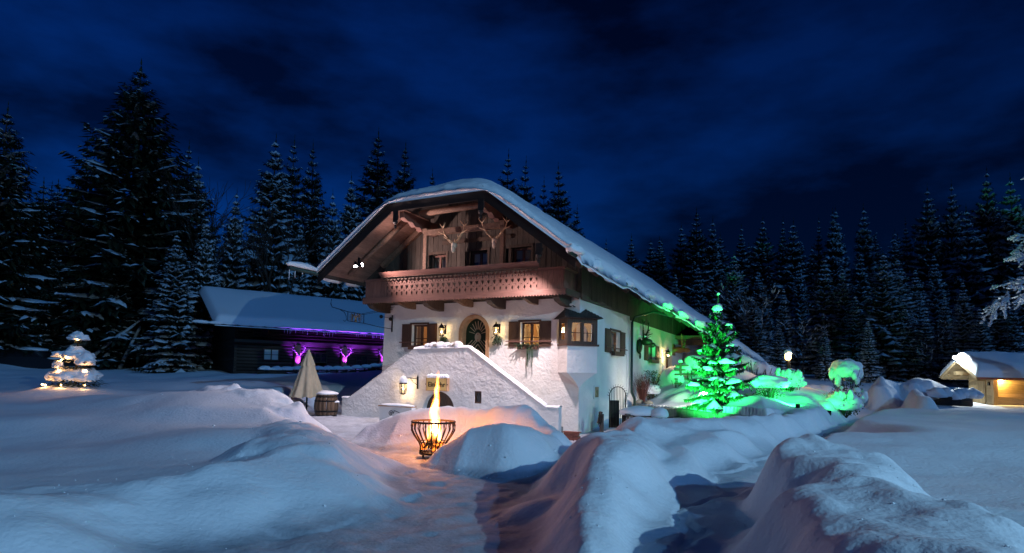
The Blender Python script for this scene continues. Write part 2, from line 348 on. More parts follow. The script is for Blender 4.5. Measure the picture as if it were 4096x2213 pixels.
def height(X, Y):
    fl = .60+.42*sm(10, 20, Y)+.92*sm(20, 40, Y)+.35*sm(40, 80, Y)+1.0*sm(60, 130, Y)+.14*vnoise(X*.6+Y*.5, Y*1.5, 2.6, 61)*sm(26, 16, Y)
    fr = .58+.36*sm(8.5, 14, Y)+.35*sm(18, 30, Y)*sm(6, 14, X)*0+1.7*sm(30, 50, Y)+1.0*sm(60, 130, Y)
    w = sm(-4, 3, X-.15*Y*0)
    f = fl*(1-w)+fr*w
    # garden behind the stone wall
    dw, _ = seg_field(X, Y, [(p[0], p[1], 0) for p in WALLLINE+[(10.6, 20.6), (13.5, 22.6), (15.4, 26), (18, 34)]])
    behind = -poly_sd(X, Y, GARDEN)
    g = .90+1.4*sm(.1, 5.6, dw)
    hx = (X-CX)*cos(YAW)-(Y-CY)*sin(YAW); hy = (X-CX)*sin(YAW)+(Y-CY)*cos(YAW)
    near_house = sm(2.0, .7, hx)*sm(12, 8.5, hy)
    g = g*(1-near_house)+.9*near_house
    gm = np.where((X < 8.6) & (Y < 27), sm(-.02, .06, behind), sm(-1.0, .4, behind))*sm(44, 36, Y)
    low = (hx > -.5)*sm(9.4, 8.6, X)*sm(12.5, 15.5, Y)*(1-sm(-.02, .06, behind))
    f = f*(1-low)+.32*low
    g = g+(.16*vnoise(X, Y, 1.5, 62)+.10*np.abs(vnoise(X, Y, .8, 63)))*sm(.3, 1.2, dw)
    f = f*(1-gm)+g*gm
    f = f+.07*vnoise(X, Y, 3.1)+.03*vnoise(X, Y, 1.3, 1)+.007*vnoise(X, Y, .5, 2)+.09*vnoise(X, Y, 8, 3)*sm(8, 14, np.abs(X)+Y*.3)
    # ploughed yard and trodden trench
    sd = poly_sd(X, Y, PLAZA)+.16*vnoise(X, Y, .9, 4)
    pz = .02+.27*sm(15, 22, Y)*sm(1, -5, X)+.014*vnoise(X, Y, .28, 5)+.02*vnoise(X, Y, 1.1, 6)-.02*sm(.9, 1.6, vnoise(X, Y, .22, 9))
    k = sm(-.4, 1.5, sd)
    h = pz*(1-k)+f*k
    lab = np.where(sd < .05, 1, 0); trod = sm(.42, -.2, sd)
    dt, (tz,) = seg_field(X, Y, TRENCH)
    dt = dt+.08*vnoise(X, Y, .7, 7)
    kt = sm(.28, 1.0, dt)
    tf = tz+.025*vnoise(X, Y, .45, 8)
    h = np.minimum(h, tf)*(1-kt)+h*kt
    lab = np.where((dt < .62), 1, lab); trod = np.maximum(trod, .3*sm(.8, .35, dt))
    rough = sm(.6, 0, np.abs(sd-.35))
    for i, (nm, pts) in enumerate(BANKS.items()):
        d, (bh, bw) = seg_field(X, Y, pts)
        rg = ROUGH[nm]; q = d/bw+.12*vnoise(X, Y, 1.2, 10+i)+.03*rg*vnoise(X, Y, .45, 20+i)
        prof = 1-sm(.08, 1.0, q)
        top = bh*prof+rg*(.03*vnoise(X, Y, .55, 30+i)+.012*vnoise(X, Y, .19, 40+i)+.016*np.abs(vnoise(X, Y, .31, 70+i)))*prof+.07*vnoise(X, Y, 1.3, 50+i)*prof
        if nm in ('centre', 'right', 'heap2'): top = top*sm(.25, .95, dt)+np.where(dt < .95, h, 0)*(1-sm(.25, .95, dt))
        up = (top > h) & (prof > .02); trod = trod*(1-sm(.02, .25, prof)*np.clip(.5+(top-h)/.2, 0, 1))
        kk = .16; m = np.clip(.5+.5*(top-h)/kk, 0, 1)
        hb = h*(1-m)+top*m+kk*m*(1-m)
        h = np.where(prof > .02, hb, h); lab = np.where(up & (top > h-.25) & (prof > .12), 2+i, lab)
    # mound round the little lit tree
    d = np.hypot(X+16.1, Y-22.1); h = h+.28*np.exp(-(d/1.5)**2)
    return h, lab, trod
def axis(lo, hi, fine_lo, fine_hi, step, grow):
    a = list(np.arange(fine_lo, fine_hi, step)); s = step
    while a[-1] < hi: s *= grow; a.append(a[-1]+s)
    s = step; b = [fine_lo]
    while b[0] > lo: s *= grow; b.insert(0, b[0]-s)
    return np.array(b[:-1]+a)
gx = axis(-120, 120, -6, 7, .05, 1.013); gy = axis(-30, 190, 2.4, 13, .05, 1.0125)
GX, GY = np.meshgrid(gx, gy); GH, GL, GT = height(GX, GY)
dzx = np.gradient(GH, axis=1)/np.gradient(GX, axis=1); dzy = np.gradient(GH, axis=0)/np.gradient(GY, axis=0)
GN = np.stack([-dzx, -dzy, np.ones_like(dzx)], -1); GN /= np.linalg.norm(GN, axis=-1, keepdims=True)
def hz(x, y):
    i = min(max(np.searchsorted(gx, x)-1, 0), len(gx)-2); j = min(max(np.searchsorted(gy, y)-1, 0), len(gy)-2)
    fx = (x-gx[i])/(gx[i+1]-gx[i]); fy = (y-gy[j])/(gy[j+1]-gy[j])
    return float((GH[j, i]*(1-fx)+GH[j, i+1]*fx)*(1-fy)+(GH[j+1, i]*(1-fx)+GH[j+1, i+1]*fx)*fy)
def snow_crumbs():
    m = MB(); rr = random.Random(44)
    for nm in ('fire', 'mid', 'centre', 'right', 'left', 'lit'):
        P = BANKS[nm]
        for k in range(130):
            i = rr.randrange(len(P)-1); t = rr.random(); a, b = P[i], P[i+1]; w = a[3]*(1-t)+b[3]*t; an = rr.uniform(0, 6.28); q = w*rr.uniform(.25, 1.15)
            x = a[0]*(1-t)+b[0]*t+q*cos(an); y = a[1]*(1-t)+b[1]*t+q*sin(an); r = rr.uniform(.005, .013)*(1+1.6*(rr.random() < .05))
            if y < 3: continue
            m.blob((x, y, hz(x, y)+r*.3), (r*rr.uniform(.8, 1.4), r, r*.8), k, 1, amp=.5, flat=1)
    o = m.build('snow_crumbs', M['snow_cap'], None, True, fix=False); tag(o, 'loose snow crumbs and clods scattered over the shovelled banks', 'snow', kind='stuff')
def build_ground():
    ny, nx = GX.shape; idx = np.arange(ny*nx).reshape(ny, nx)
    quads = np.stack([idx[:-1, :-1], idx[:-1, 1:], idx[1:, 1:], idx[1:, :-1]], -1).reshape(-1, 4)
    ql = GL[:-1, :-1].reshape(-1); V = np.stack([GX, GY, GH], -1).reshape(-1, 3); NN = GN.reshape(-1, 3)
    names = {0: ('snow_ground', 'untouched snow field with soft wind ripples round the inn', M['snow']), 1: ('snow_path', 'ploughed and trodden snow of the yard and footpath', M['snow'])}
    labels = {'fire': 'tall snow bank glowing orange behind the fire basket', 'mid': 'rounded blue snow bank in front of the fire basket', 'centre': 'long shovelled snow bank between yard and narrow trench path',
              'right': 'rough snow bank on the far side of the trench path from the inn', 'left': 'wide snow bank along the yard opposite the fire basket', 'lit': 'crumbly snow bank lit pink beside the folded parasol',
              'heap': 'pointed snow heap beyond the trench path', 'heap2': 'snow ridge with a green glow beside the trench path', 'heap3': 'cold white snow heap beside the wooden hut'}
    for i, nm in enumerate(BANKS): names[2+i] = ('snow_bank', labels[nm], M['snow'] if nm not in ('lit', 'right', 'heap', 'heap3') else M['snow'])
    for l, (nm, lb, mt) in names.items():
        q = quads[ql == l]
        if not len(q): continue
        used, inv = np.unique(q, return_inverse=True)
        me = bpy.data.meshes.new(nm); me.from_pydata(V[used].tolist(), [], inv.reshape(-1, 4).tolist())
        me.polygons.foreach_set('use_smooth', [True]*len(me.polygons)); me.materials.append(mt)
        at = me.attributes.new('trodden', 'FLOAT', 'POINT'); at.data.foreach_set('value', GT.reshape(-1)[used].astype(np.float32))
        me.normals_split_custom_set_from_vertices(NN[used].tolist()); me.update()
        o = bpy.data.objects.new(nm, me); COL.objects.link(o); o['kind'] = 'structure'; o['label'] = lb
build_ground(); snow_crumbs()

# ------------------------------------------------------------------ the inn
def rect(x0, x1, z0, z1): return [(x0, z0), (x1, z0), (x1, z1), (x0, z1)]
def arch(cx, hw, z0, zs, n=14, rz=None):
    rz = rz or hw
    return [(cx-hw, z0), (cx+hw, z0)]+[(cx+hw*cos(pi*i/n), zs+rz*sin(pi*i/n)) for i in range(n+1)]
HOUSE = empty('inn_house', (CX, CY, 0), -YAW, label='white plastered alpine inn with carved wooden balcony and thick snow on its half-hipped roof', cat='house')
Hs = HOUSE
XC, ZR, YH = -4.485, 9.62, .85
SLR, SLL = .755, .715
def eave_x(y): return .66+(4.0-.66)*max(0, (y+2.3))/27.3
def roof_z(x, y):
    return min(ZR-SLR*(x-XC), ZR-SLL*(XC-x), 8.16+(y+2.3)*(ZR-8.16)/(YH+2.3))
W_OPEN = [(-6.72, .76), (-1.90, .76)]           # ground-floor windows in the front
def walls():
    o = [(-8.58, -.4), (0, -.4), (0, 3.12), (-.85, 3.12), (-.85, 3.9), (0, 3.9), (0, 4.72), (-8.48, 4.72)]
    holes = [rect(c-w/2, c+w/2, 3.04, 3.92) for c, w in W_OPEN]+[arch(-4.215, .56, 2.15, 3.585, rz=.56)]
    MB().plate(o, holes, .45, 'xz', 0).build('front_wall', M['plaster'], Hs)
    o = [(.45, -.4), (25, -.4), (25, 4.7), (6.2, 4.7), (6.2, 4.72), (.45, 4.72), (.45, 3.9), (.85, 3.9), (.85, 3.12), (.45, 3.12)]
    holes = [rect(3.45, 4.75, 2.98, 3.86), rect(9.4, 10.9, 2.85, 3.6), rect(13.6, 14.9, 1.9, 3.5), arch(18.6, .95, 1.9, 2.75)]
    MB().plate(o, holes, .45, 'yz', -.45).build('side_wall', M['plaster'], Hs)
    MB().plate(rect(.45, 25, -.4, 4.7), [], .45, 'yz', -8.5).build('rear_side_wall', M['plaster'], Hs)
    MB().plate(rect(-8.05, -.45, -.4, 4.7), [], .4, 'xz', 24.6).build('back_wall', M['plaster'], Hs)
    # two warm rooms behind the front windows
    for x0, x1, y1 in ((-8.0, -4.95, 4.2), (-3.5, -.47, 7.2)):
        m = MB(); y0, z0, z1 = .47, 2.2, 4.66
        m.v += [(x0,y0,z0),(x1,y0,z0),(x1,y1,z0),(x0,y1,z0),(x0,y0,z1),(x1,y0,z1),(x1,y1,z1),(x0,y1,z1)]
        m.f += [(0,3,2,1),(4,5,6,7),(2,3,7,6),(3,0,4,7)]+([(1,2,6,5)] if x1 < -2 else [])
        m.build('room', M['room'], Hs, fix=False)
    # furniture seen in the corner window
    MB().box(-2.3, -1.2, 2.6, 3.3, 2.2, 3.0).build('dark_cupboard', M['wood_shutter'], Hs)
walls()
def lampshade(loc, parent, power):
    m = MB(); m.lathe([(.04, .16), (.3, 0), (.29, -.02)], 16, cap=False); m.build('lampshade', M['lampshade'], parent, True, loc)
    light('room_light', 'POINT', (loc[0], loc[1], loc[2]-.12), (1, .62, .28), power, parent, .1)
lampshade((-1.1, 1.3, 3.66), Hs, 200); lampshade((-6.0, 2.2, 3.9), Hs, 45); lampshade((-2.4, 2.0, 4.1), Hs, 110)

def window(loc, rz, w, h, shut=True, blind=False, twig=0, curtains=True, barr=True, sw=None, casing=M['wood_shutter']):
    e = empty('window', loc, rz, Hs)
    hw = w/2; f = MB(); y0, y1 = .16, .23
    for a in ((-hw, -hw+.07), (hw-.07, hw), (-.045, .045)): f.box(a[0], a[1], y0, y1, .0, h)
    for b in ((0, .07), (h-.07, h)): f.box(-hw+.07, -.045, y0+.003, y1-.003, *b); f.box(.045, hw-.07, y0+.003, y1-.003, *b)
    for s in (-1, 1): f.box(min(s*.045, s*(hw-.07)), max(s*.045, s*(hw-.07)), y0+.02, y1-.02, h*.36, h*.36+.025)
    f.build('frame', casing, e)
    for s in (-1, 1):
        MB().box(min(s*.045, s*(hw-.07)), max(s*.045, s*(hw-.07)), .19, .196, .07, h-.07).build('pane', M['glass'], e)
    c = MB()
    c.box(-hw-.07, hw+.07, -.04, .0-.002, h, h+.07)
    for s in (-1, 1): c.box(s*hw, s*(hw+.05), -.035, -.002, -.05, h)
    c.build('lintel', casing, e)
    if curtains:
        for s in (-1, 1):
            m = MB(); n = 14; rows = 8
            for r in range(rows+1):
                t = r/rows; inner = .09+(.22*sin(pi*min(1, (1-t)*1.1)) if True else 0)*s*0
                pull = .55+.45*(abs(t-.25)/.75 if t > .25 else (.25-t)/.25*.4)   # tied back low down
                for i in range(n+1):
                    q = i/n; x = s*(hw-.04-(hw-.10)*q*pull)
                    m.v.append((x, .34+.03*sin(q*26+s), .03+(h-.04)*t))
            for r in range(rows):
                for i in range(n): m.f.append((r*(n+1)+i, r*(n+1)+i+1, (r+1)*(n+1)+i+1, (r+1)*(n+1)+i))
            m.build('curtain', M['curtain'], e, True, fix=False)
    if blind:
        for k in range(int(h/.05)):
            m = MB().box(-hw+.05, hw-.05, .3, .335, .02+k*.05, .055+k*.05)
            m.build('blind_slat', M['blind'], e)
    if shut:
        sw = sw or hw+.03
        for s in (-1, 1):
            m = MB(); x0 = s*(hw+.055); x1 = s*(hw+.055+sw*.98)
            xa, xb = min(x0, x1), max(x0, x1)
            m.box(xa, xb, -.035, -.004, -.02, h+.02)
            for z0, z1 in ((0.04, h*.30), (h*.36, h-.04)):
                m.box(xa+.06, xb-.06, -.048, -.0352, z0, z1)
            for z0, z1 in ((-.02, .0), (h*.32, h*.345), (h, h+.02)): m.box(xa, xb, -.055, -.0353, z0, z1)
            m.build('shutter', M['wood_shutter'], e)
    if barr:
        b = hw+(sw or hw)+.12
        MB().tube([(-b, -.10, .17), (b, -.10, .17)], .022, 6).build('flower_rail', M['wood_red_x'], e)
        MB().box(-hw-.02, hw+.02, -.2, -.06, -.12, .04).build('flower_box', M['wood_shutter'], e)
    if twig:
        m = MB(); rr = random.Random(twig)
        for k in range(34):
            a = rr.uniform(-1, 1); x = rr.uniform(-.42, .38); L = rr.uniform(.12, .3)
            p = Vector((x, -.2, .03+rr.random()*.06))
            q = p+Vector((a*.25, -.08-rr.random()*.15, rr.uniform(-.22, .08)))*L*3
            m.bar(p, q, .03, .012)
        for k in range(11):
            x = rr.uniform(-.02, .22); p = Vector((x, -.2, -.02)); q = p+Vector((rr.uniform(-.12, .08), -.04, -rr.uniform(.35, .75))); m.bar(p, q, .02, .012)
        m.build('pine_twigs', M['leaf'], e)
    return e
window((-6.72, 0, 3.04), 0, .76, .88, twig=0)
window((-1.90, 0, 3.04), 0, .76, .88, twig=3)
window((0, 4.1, 2.98), pi/2, 1.3, .88, sw=.66)
window((0, 10.15, 2.85), pi/2, 1.5, .75, sw=.7)
MB().plate(rect(2.7, 5.6, 2.7, 4.1), [], .02, 'yz', -1.0).build('dark_room_board', M['wood_shutter'], Hs)
MB().plate(rect(8.6, 24, 1.8, 4.1), [], .02, 'yz', -1.2).build('dark_room_board', M['wood_shutter'], Hs)

def main_door():
    e = empty('front_door', (-4.215, 0, 2.15), 0, Hs)
    o = arch(0, .66, 0, 1.435, rz=.66); i = arch(0, .52, 0, 1.435, rz=.52)
    ring = [o[0]]+[o[1]]+o[2:]+[]
    # stone surround as an arched band
    band = [(-.66, 0), (-.52, 0)]+[(-.52*cos(pi*k/14), 1.435+.52*sin(pi*k/14)) for k in range(15)]+[(.52, 0), (.66, 0)]+[(.66*cos(pi*k/14), 1.435+.66*sin(pi*k/14)) for k in range(15)]
    MB().plate(band, [], .10, 'xz', -.035).build('stone_surround', M['sandstone'], e)
    rv = MB(); k0 = 0
    pts = [(.54, 0)]+[(.54*cos(pi*k/14), 1.435+.54*sin(pi*k/14)) for k in range(15)]+[(-.54, 0)]
    for a, b in pts: rv.v += [(a, .03, b), (a, .36, b)]
    for k in range(len(pts)-1): rv.f.append((2*k, 2*k+1, 2*k+3, 2*k+2))
    rv.build('reveal', M['sandstone'], e, True, fix=False)
    d = MB(); n = 8
    leaf = MB().plate(arch(0, .55, 0, 1.435, rz=.55), [], .05, 'xz', .30).build('door_leaf', M['green_paint'], e)
    def strip(p, q):
        MB().bar((p[0], .292, p[1]), (q[0], .292, q[1]), .02, .026, up=(0, 1, 0)).build('door_strip', M['cream_paint'], e)
    cz = 1.36
    for k in range(9):
        a = radians(12+k*19.5); strip((.16*cos(a), cz+.2*sin(a)), (.40*cos(a), cz+.52*sin(a)))
    dz = .68
    for r in (.11, .27): 
        P = [(0, dz+r*1.15), (r, dz), (0, dz-r*1.15), (-r, dz)]
        for k in range(4): strip(P[k], P[(k+1) % 4])
    for s in (-1, 1):
        for off in (.42, .56, .70):
            a = (s*.50, dz+off*1.15-.50*1.15); b = (s*max(.05, off-.45), min(1.14, dz+off*1.15-max(.05, off-.45)*1.15)); strip(a, b)
            a = (s*.50, dz-off*1.15+.50*1.15); b = (s*max(.0, off-.5), max(.05, dz-off*1.15+max(.0, off-.5)*1.15)); strip(a, b)
    m = MB(); m.plate([(.135*cos(t*pi/12), 1.26+.17*sin(t*pi/12)) for t in range(24)], [], .02, 'xz', .275); m.build('name_plaque', M['cream_paint'], e)
    for zz in (1.37, 1.14):
        MB().plate([(0, zz-.03), (.035, zz+.01), (.02, zz+.03), (0, zz+.017), (-.02, zz+.03), (-.035, zz+.01)], [], .006, 'xz', .268).build('plaque_heart', M['brickred'], e)
    MB().tube([(-.45, .27, .8), (-.45, .22, .8), (-.45, .22, .98), (-.45, .27, .98)], .012).build('door_handle', M['iron'], e)
    m = MB(); m.lathe([(.14, 0), (.145, .015), (.12, .03)], 24)
    o = m.build('plaster_medallion', M['plaster_smooth'], Hs); o.rotation_euler = (pi/2, 0, 0); o.location = (-4.23, .0, 4.42); o.scale = (1, .85, 1)
main_door()

def stairs():
    st = empty('stair', (0, 0, 0), 0, Hs)
    prof = [(-9.14, -.4), (-9.14, 1.0), (-8.81, 1.0), (-5.79, 2.88), (-3.47, 2.93), (-.53, 1.0), (-.07, 1.0), (-.07, -.4)]
    MB().plate(prof, [arch(-4.66, .66, .0, .70, rz=.66), rect(-3.2, -2.92, 1.0, 1.42)], .25, 'xz', -1.6).build('parapet', M['plaster'], st)
    for s, x0 in ((1, -8.7), (-1, -.55)):
        for k in range(11):
            xa = x0+s*k*.26; MB().box(xa, xa+s*.262, -1.349, -.001, -.3, .25+k*.175).build('step', M['stone'], st)
    MB().box(-5.85, -3.42, -1.348, -.002, -.3, 2.14).build('landing', M['stone'], st)
    MB().plate(arch(-4.66, .68, .0, .70, rz=.68), [], .04, 'xz', -1.375).build('cellar_door', M['wood_dark'], st)
    w = MB(); w.plate(rect(-3.2, -2.92, 1.0, 1.42), [rect(-3.15, -2.97, 1.05, 1.37)], .06, 'xz', -1.57); w.build('cellar_window_frame', M['wood_shutter'], st)
    MB().box(-3.15, -2.97, -1.52, -1.515, 1.05, 1.37).build('cellar_window_pane', M['carglass'], st)
    # snow lying on the parapet
    m = MB(); rr = random.Random(2)
    def cap(p, q, w, n, hh):
        for k in range(n+1):
            t = k/n; x = p[0]+(q[0]-p[0])*t; z = p[1]+(q[1]-p[1])*t
            hhh = hh*(1+.5*noise.noise((x*2.1, 3, z)))
            for j in range(7):
                a = pi*j/6; m.v.append((x, -1.475-cos(a)*w, z-.012+sin(a)*hhh))
        b = len(m.v)-(n+1)*7
        for k in range(n):
            for j in range(6): m.f.append((b+k*7+j, b+k*7+j+1, b+k*7+8+j, b+k*7+7+j))
    cap((-9.16, 1.0), (-8.81, 1.0), .14, 6, .06); cap((-8.81, 1.0), (-5.79, 2.88), .13, 40, .035); cap((-5.79, 2.88), (-3.47, 2.93), .16, 30, .09)
    cap((-3.47, 2.93), (-.53, 1.0), .15, 40, .075); cap((-.53, 1.0), (-.05, 1.0), .14, 8, .06)
    m.build('snow_on_parapet', M['snow_cap'], st, True, fix=False)
    for x, r in ((-5.0, .17), (-4.72, .19), (-4.45, .15), (-3.98, .2), (-4.2, .13), (-5.25, .12)):
        MB().blob((x, -1.47, 2.98), (r, .17, r*.85), seed=x, sub=3).build('snow_lump', M['snow_cap'], st, True)
    for x in (-4.9, -4.08):
        MB().blob((x, -1.6, 2.99), (.07, .07, .07), seed=x, sub=2).build('stone_ball', M['stone'], st, True)
    # low wall of the cellar steps
    lw = MB().box(-6.05, -4.72, -3.1, -2.88, -.3, .84); lw.build('low_wall', M['plaster_smooth'], st)
    MB().box(-6.1, -4.70, -3.14, -2.84, .84, .875).build('low_wall_slab', M['sandstone'], st)
    m = MB(); m.blob((-5.4, -2.99, .885), (.72, .17, .07), 3, 3, amp=.1); m.build('snow_on_low_wall', M['snow_cap'], st, True)
    s = MB(); pts = [(-5.55+.11*(1-t/14)*cos(t*.75), -3.13, .62+.11*(1-t/14)*sin(t*.75)) for t in range(14)]
    s.tube(pts[::-1]+[(-5.4, -3.13, .72), (-5.2, -3.13, .66), (-5.02, -3.13, .5)], .011, 5); s.build('iron_scroll', M['iron'], st)
stairs()

def oriel():
    e = empty('oriel', (0, 0, 0), pi/4, Hs); d, h = .24, .56
    MB().box(-h, h, -d, h+.08, 2.12, 3.03).build('oriel_base', M['plaster'], e)
    m = MB(); n = 10
    for k in range(n+1):
        t = k/n; s = (1-t)**1.7; z = 2.12-.62*t
        s = max(s, .02)
        m.v += [(-h*s, -d*s-.01, z), (h*s, -d*s-.01, z), (h*s, h*s+.06, z), (-h*s, h*s+.06, z)]
    for k in range(n):
        for j in range(4): m.f.append((4*k+j, 4*k+(j+1) % 4, 4*k+4+(j+1) % 4, 4*k+4+j))
    m.build('corbel', M['plaster_smooth'], e)
    MB().box(-h-.05, h+.05, -d-.05, h*.95, 3.03, 3.10).build('sill', M['wood_shutter'], e)
    f = MB()
    for a, b in ((-h, -h+.16), (h-.16, h), (-.05, .05)): f.box(a, b, -d, -d+.1, 3.10, 3.98)
    for a, b in ((-h+.16, -.05), (.05, h-.16)):
        f.box(a, b, -d, -d+.1, 3.10, 3.19); f.box(a, b, -d, -d+.1, 3.82, 3.98)
        f.box(a, b, -d+.03, -d+.055, 3.47, 3.49)
    f.build('frame', M['wood_dark'], e)
    for a, b in ((-h+.16, -.05), (.05, h-.16)): MB().box(a, b, -d+.04, -d+.046, 3.19, 3.82).build('pane', M['glass'], e)
    for s in (-1, 1):
        MB().plate(rect(-d+.1, h*.96, 3.10, 3.98), [rect(-d+.25, h*.7, 3.25, 3.82)], .05, 'yz', s*h-(.05 if s > 0 else 0)).build('side_panel', M['wood_dark'], e)
        MB().box(s*h-s*.03, s*h-s*.035, -d+.25, h*.7, 3.25, 3.82).build('pane', M['glass'], e)
        m = MB(); nn, rows = 18, 8
        for r in range(rows+1):
            t = r/rows; pull = .95-.62*sin(pi*min(1, (1-t)*.8)) if t > .2 else .42-.1*t
            for i in range(nn+1):
                q = i/nn; m.v.append((s*(h-.17-(h-.23)*q*pull), -d+.14+.018*sin(q*38), 3.19+.63*t))
        for r in range(rows):
            for i in range(nn): m.f.append((r*(nn+1)+i, r*(nn+1)+i+1, (r+1)*(nn+1)+i+1, (r+1)*(nn+1)+i))
        m.build('curtain', M['curtain'], e, True, fix=False)
    r = MB(); q = .14; B = h+q; F = -d-q; zz = 3.98
    r.v += [(-B, F, zz), (B, F, zz), (.38, .42, 4.36), (-.38, .42, 4.36), (-B, h+.3, zz), (B, h+.3, zz)]
    r.f += [(0, 1, 2, 3), (0, 3, 4), (1, 5, 2), (3, 2, 5, 4), (0, 4, 5, 1)]
    r.build('oriel_roof', M['shingle'], e)
    sh = None
    for row in range(6):
        t0 = row/6; y0 = F+(.42-F)*t0; z0 = zz+.38*t0; hw = B+(.38-B)*t0; nsh = int(2*hw/.14)
        for k in range(nsh):
            x = -hw+2*hw*(k+.5)/nsh
            if not (-.02 < y0-abs(x)+.02) or y0 < abs(x)-.02:
                p = (x, y0, z0+.004)
                if sh is None: sh = MB().box(-.064, .064, -.02, .16, 0, .02).build('roof_shingle', M['shingle'], e); o = sh; o.location = p
                else: o = inst(sh, 'roof_shingle', e, p)
                o.rotation_euler = (atan2(.38, .42-F), 0, R_.uniform(-.03, .03))
oriel()

def gable():
    # upright weathered boards of the gable, split round the three windows
    wins = [(-5.95, .80, 5.85, 6.66), (-4.1, .82, 5.85, 6.66), (-2.3, .80, 5.85, 6.66)]
    x = -8.5; i = 0
    while x < -.02:
        w = R_.choice((.17, .2, .22, .24)); x1 = min(x+w, 0.0)
        cxm = (x+x1)/2; top = min(roof_z(x, .9), roof_z(x1, .9), 9.0)-.2; pr = R_.uniform(.0, .014)
        spans = [(4.725, top)]
        for c, ww, a, b in wins:
            if x1 > c-ww/2 and x < c+ww/2:
                spans = [(4.725, a), (b, top)]
        for a, b in spans:
            if b-a > .05: MB().box(x+.006, x1-.006, -.02-pr, .05, a, b).build('gable_board', M['wood_grey'], Hs)
        x = x1
    MB().plate([(-8.45, 4.7), (-.05, 4.7), (-.05, 5.9), (-2.5, 7.9), (-6.4, 7.9), (-8.45, 6.4)], [rect(c-w/2, c+w/2, a, b) for c, w, a, b in wins], .08, 'xz', .06).build('gable_backing', M['wood_black'], Hs)
    for k, (c, w, a, b) in enumerate(wins):
        e = window((c, .02, a), 0, w, b-a, shut=False, barr=False, curtains=False, blind=(k == 0), casing=M['wood_red'])
        m = MB()
        for s in (-1, 1): m.box(s*w/2, s*(w/2+.1), -.075, -.04, -.1, b-a+.1)
        m.box(-w/2, w/2, -.075, -.04, b-a, b-a+.1); m.build('casing', M['wood_dark'], e)
        if k:
            MB().box(-w/2+.04, w/2-.04, .3, .32, (b-a)*.55, b-a-.02).build('roller_blind', M['blind'], e)
            MB().box(-w/2+.04, w/2-.04, .6, .62, .02, b-a-.02).build('dim_wall', M['curtain'], e)
    # side cladding
    y = .0
    while y < 25:
        w = R_.choice((.2, .22, .25, .28))*(1 if y < 8 else 1.5); y1 = min(y+w, 25); zb = 4.72 if y < 6.15 else 4.5
        pr = R_.uniform(0, .015)
        MB().box(.005, .045+pr, y+.006, y1-.006, zb, roof_z(0, 5)-.21).build('side_board', M['wood_dark'], Hs); y = y1
    MB().box(.003, .075, .0, 6.15, 4.66, 4.74).build('ledge_board', M['wood_dark_x'], Hs)
gable()

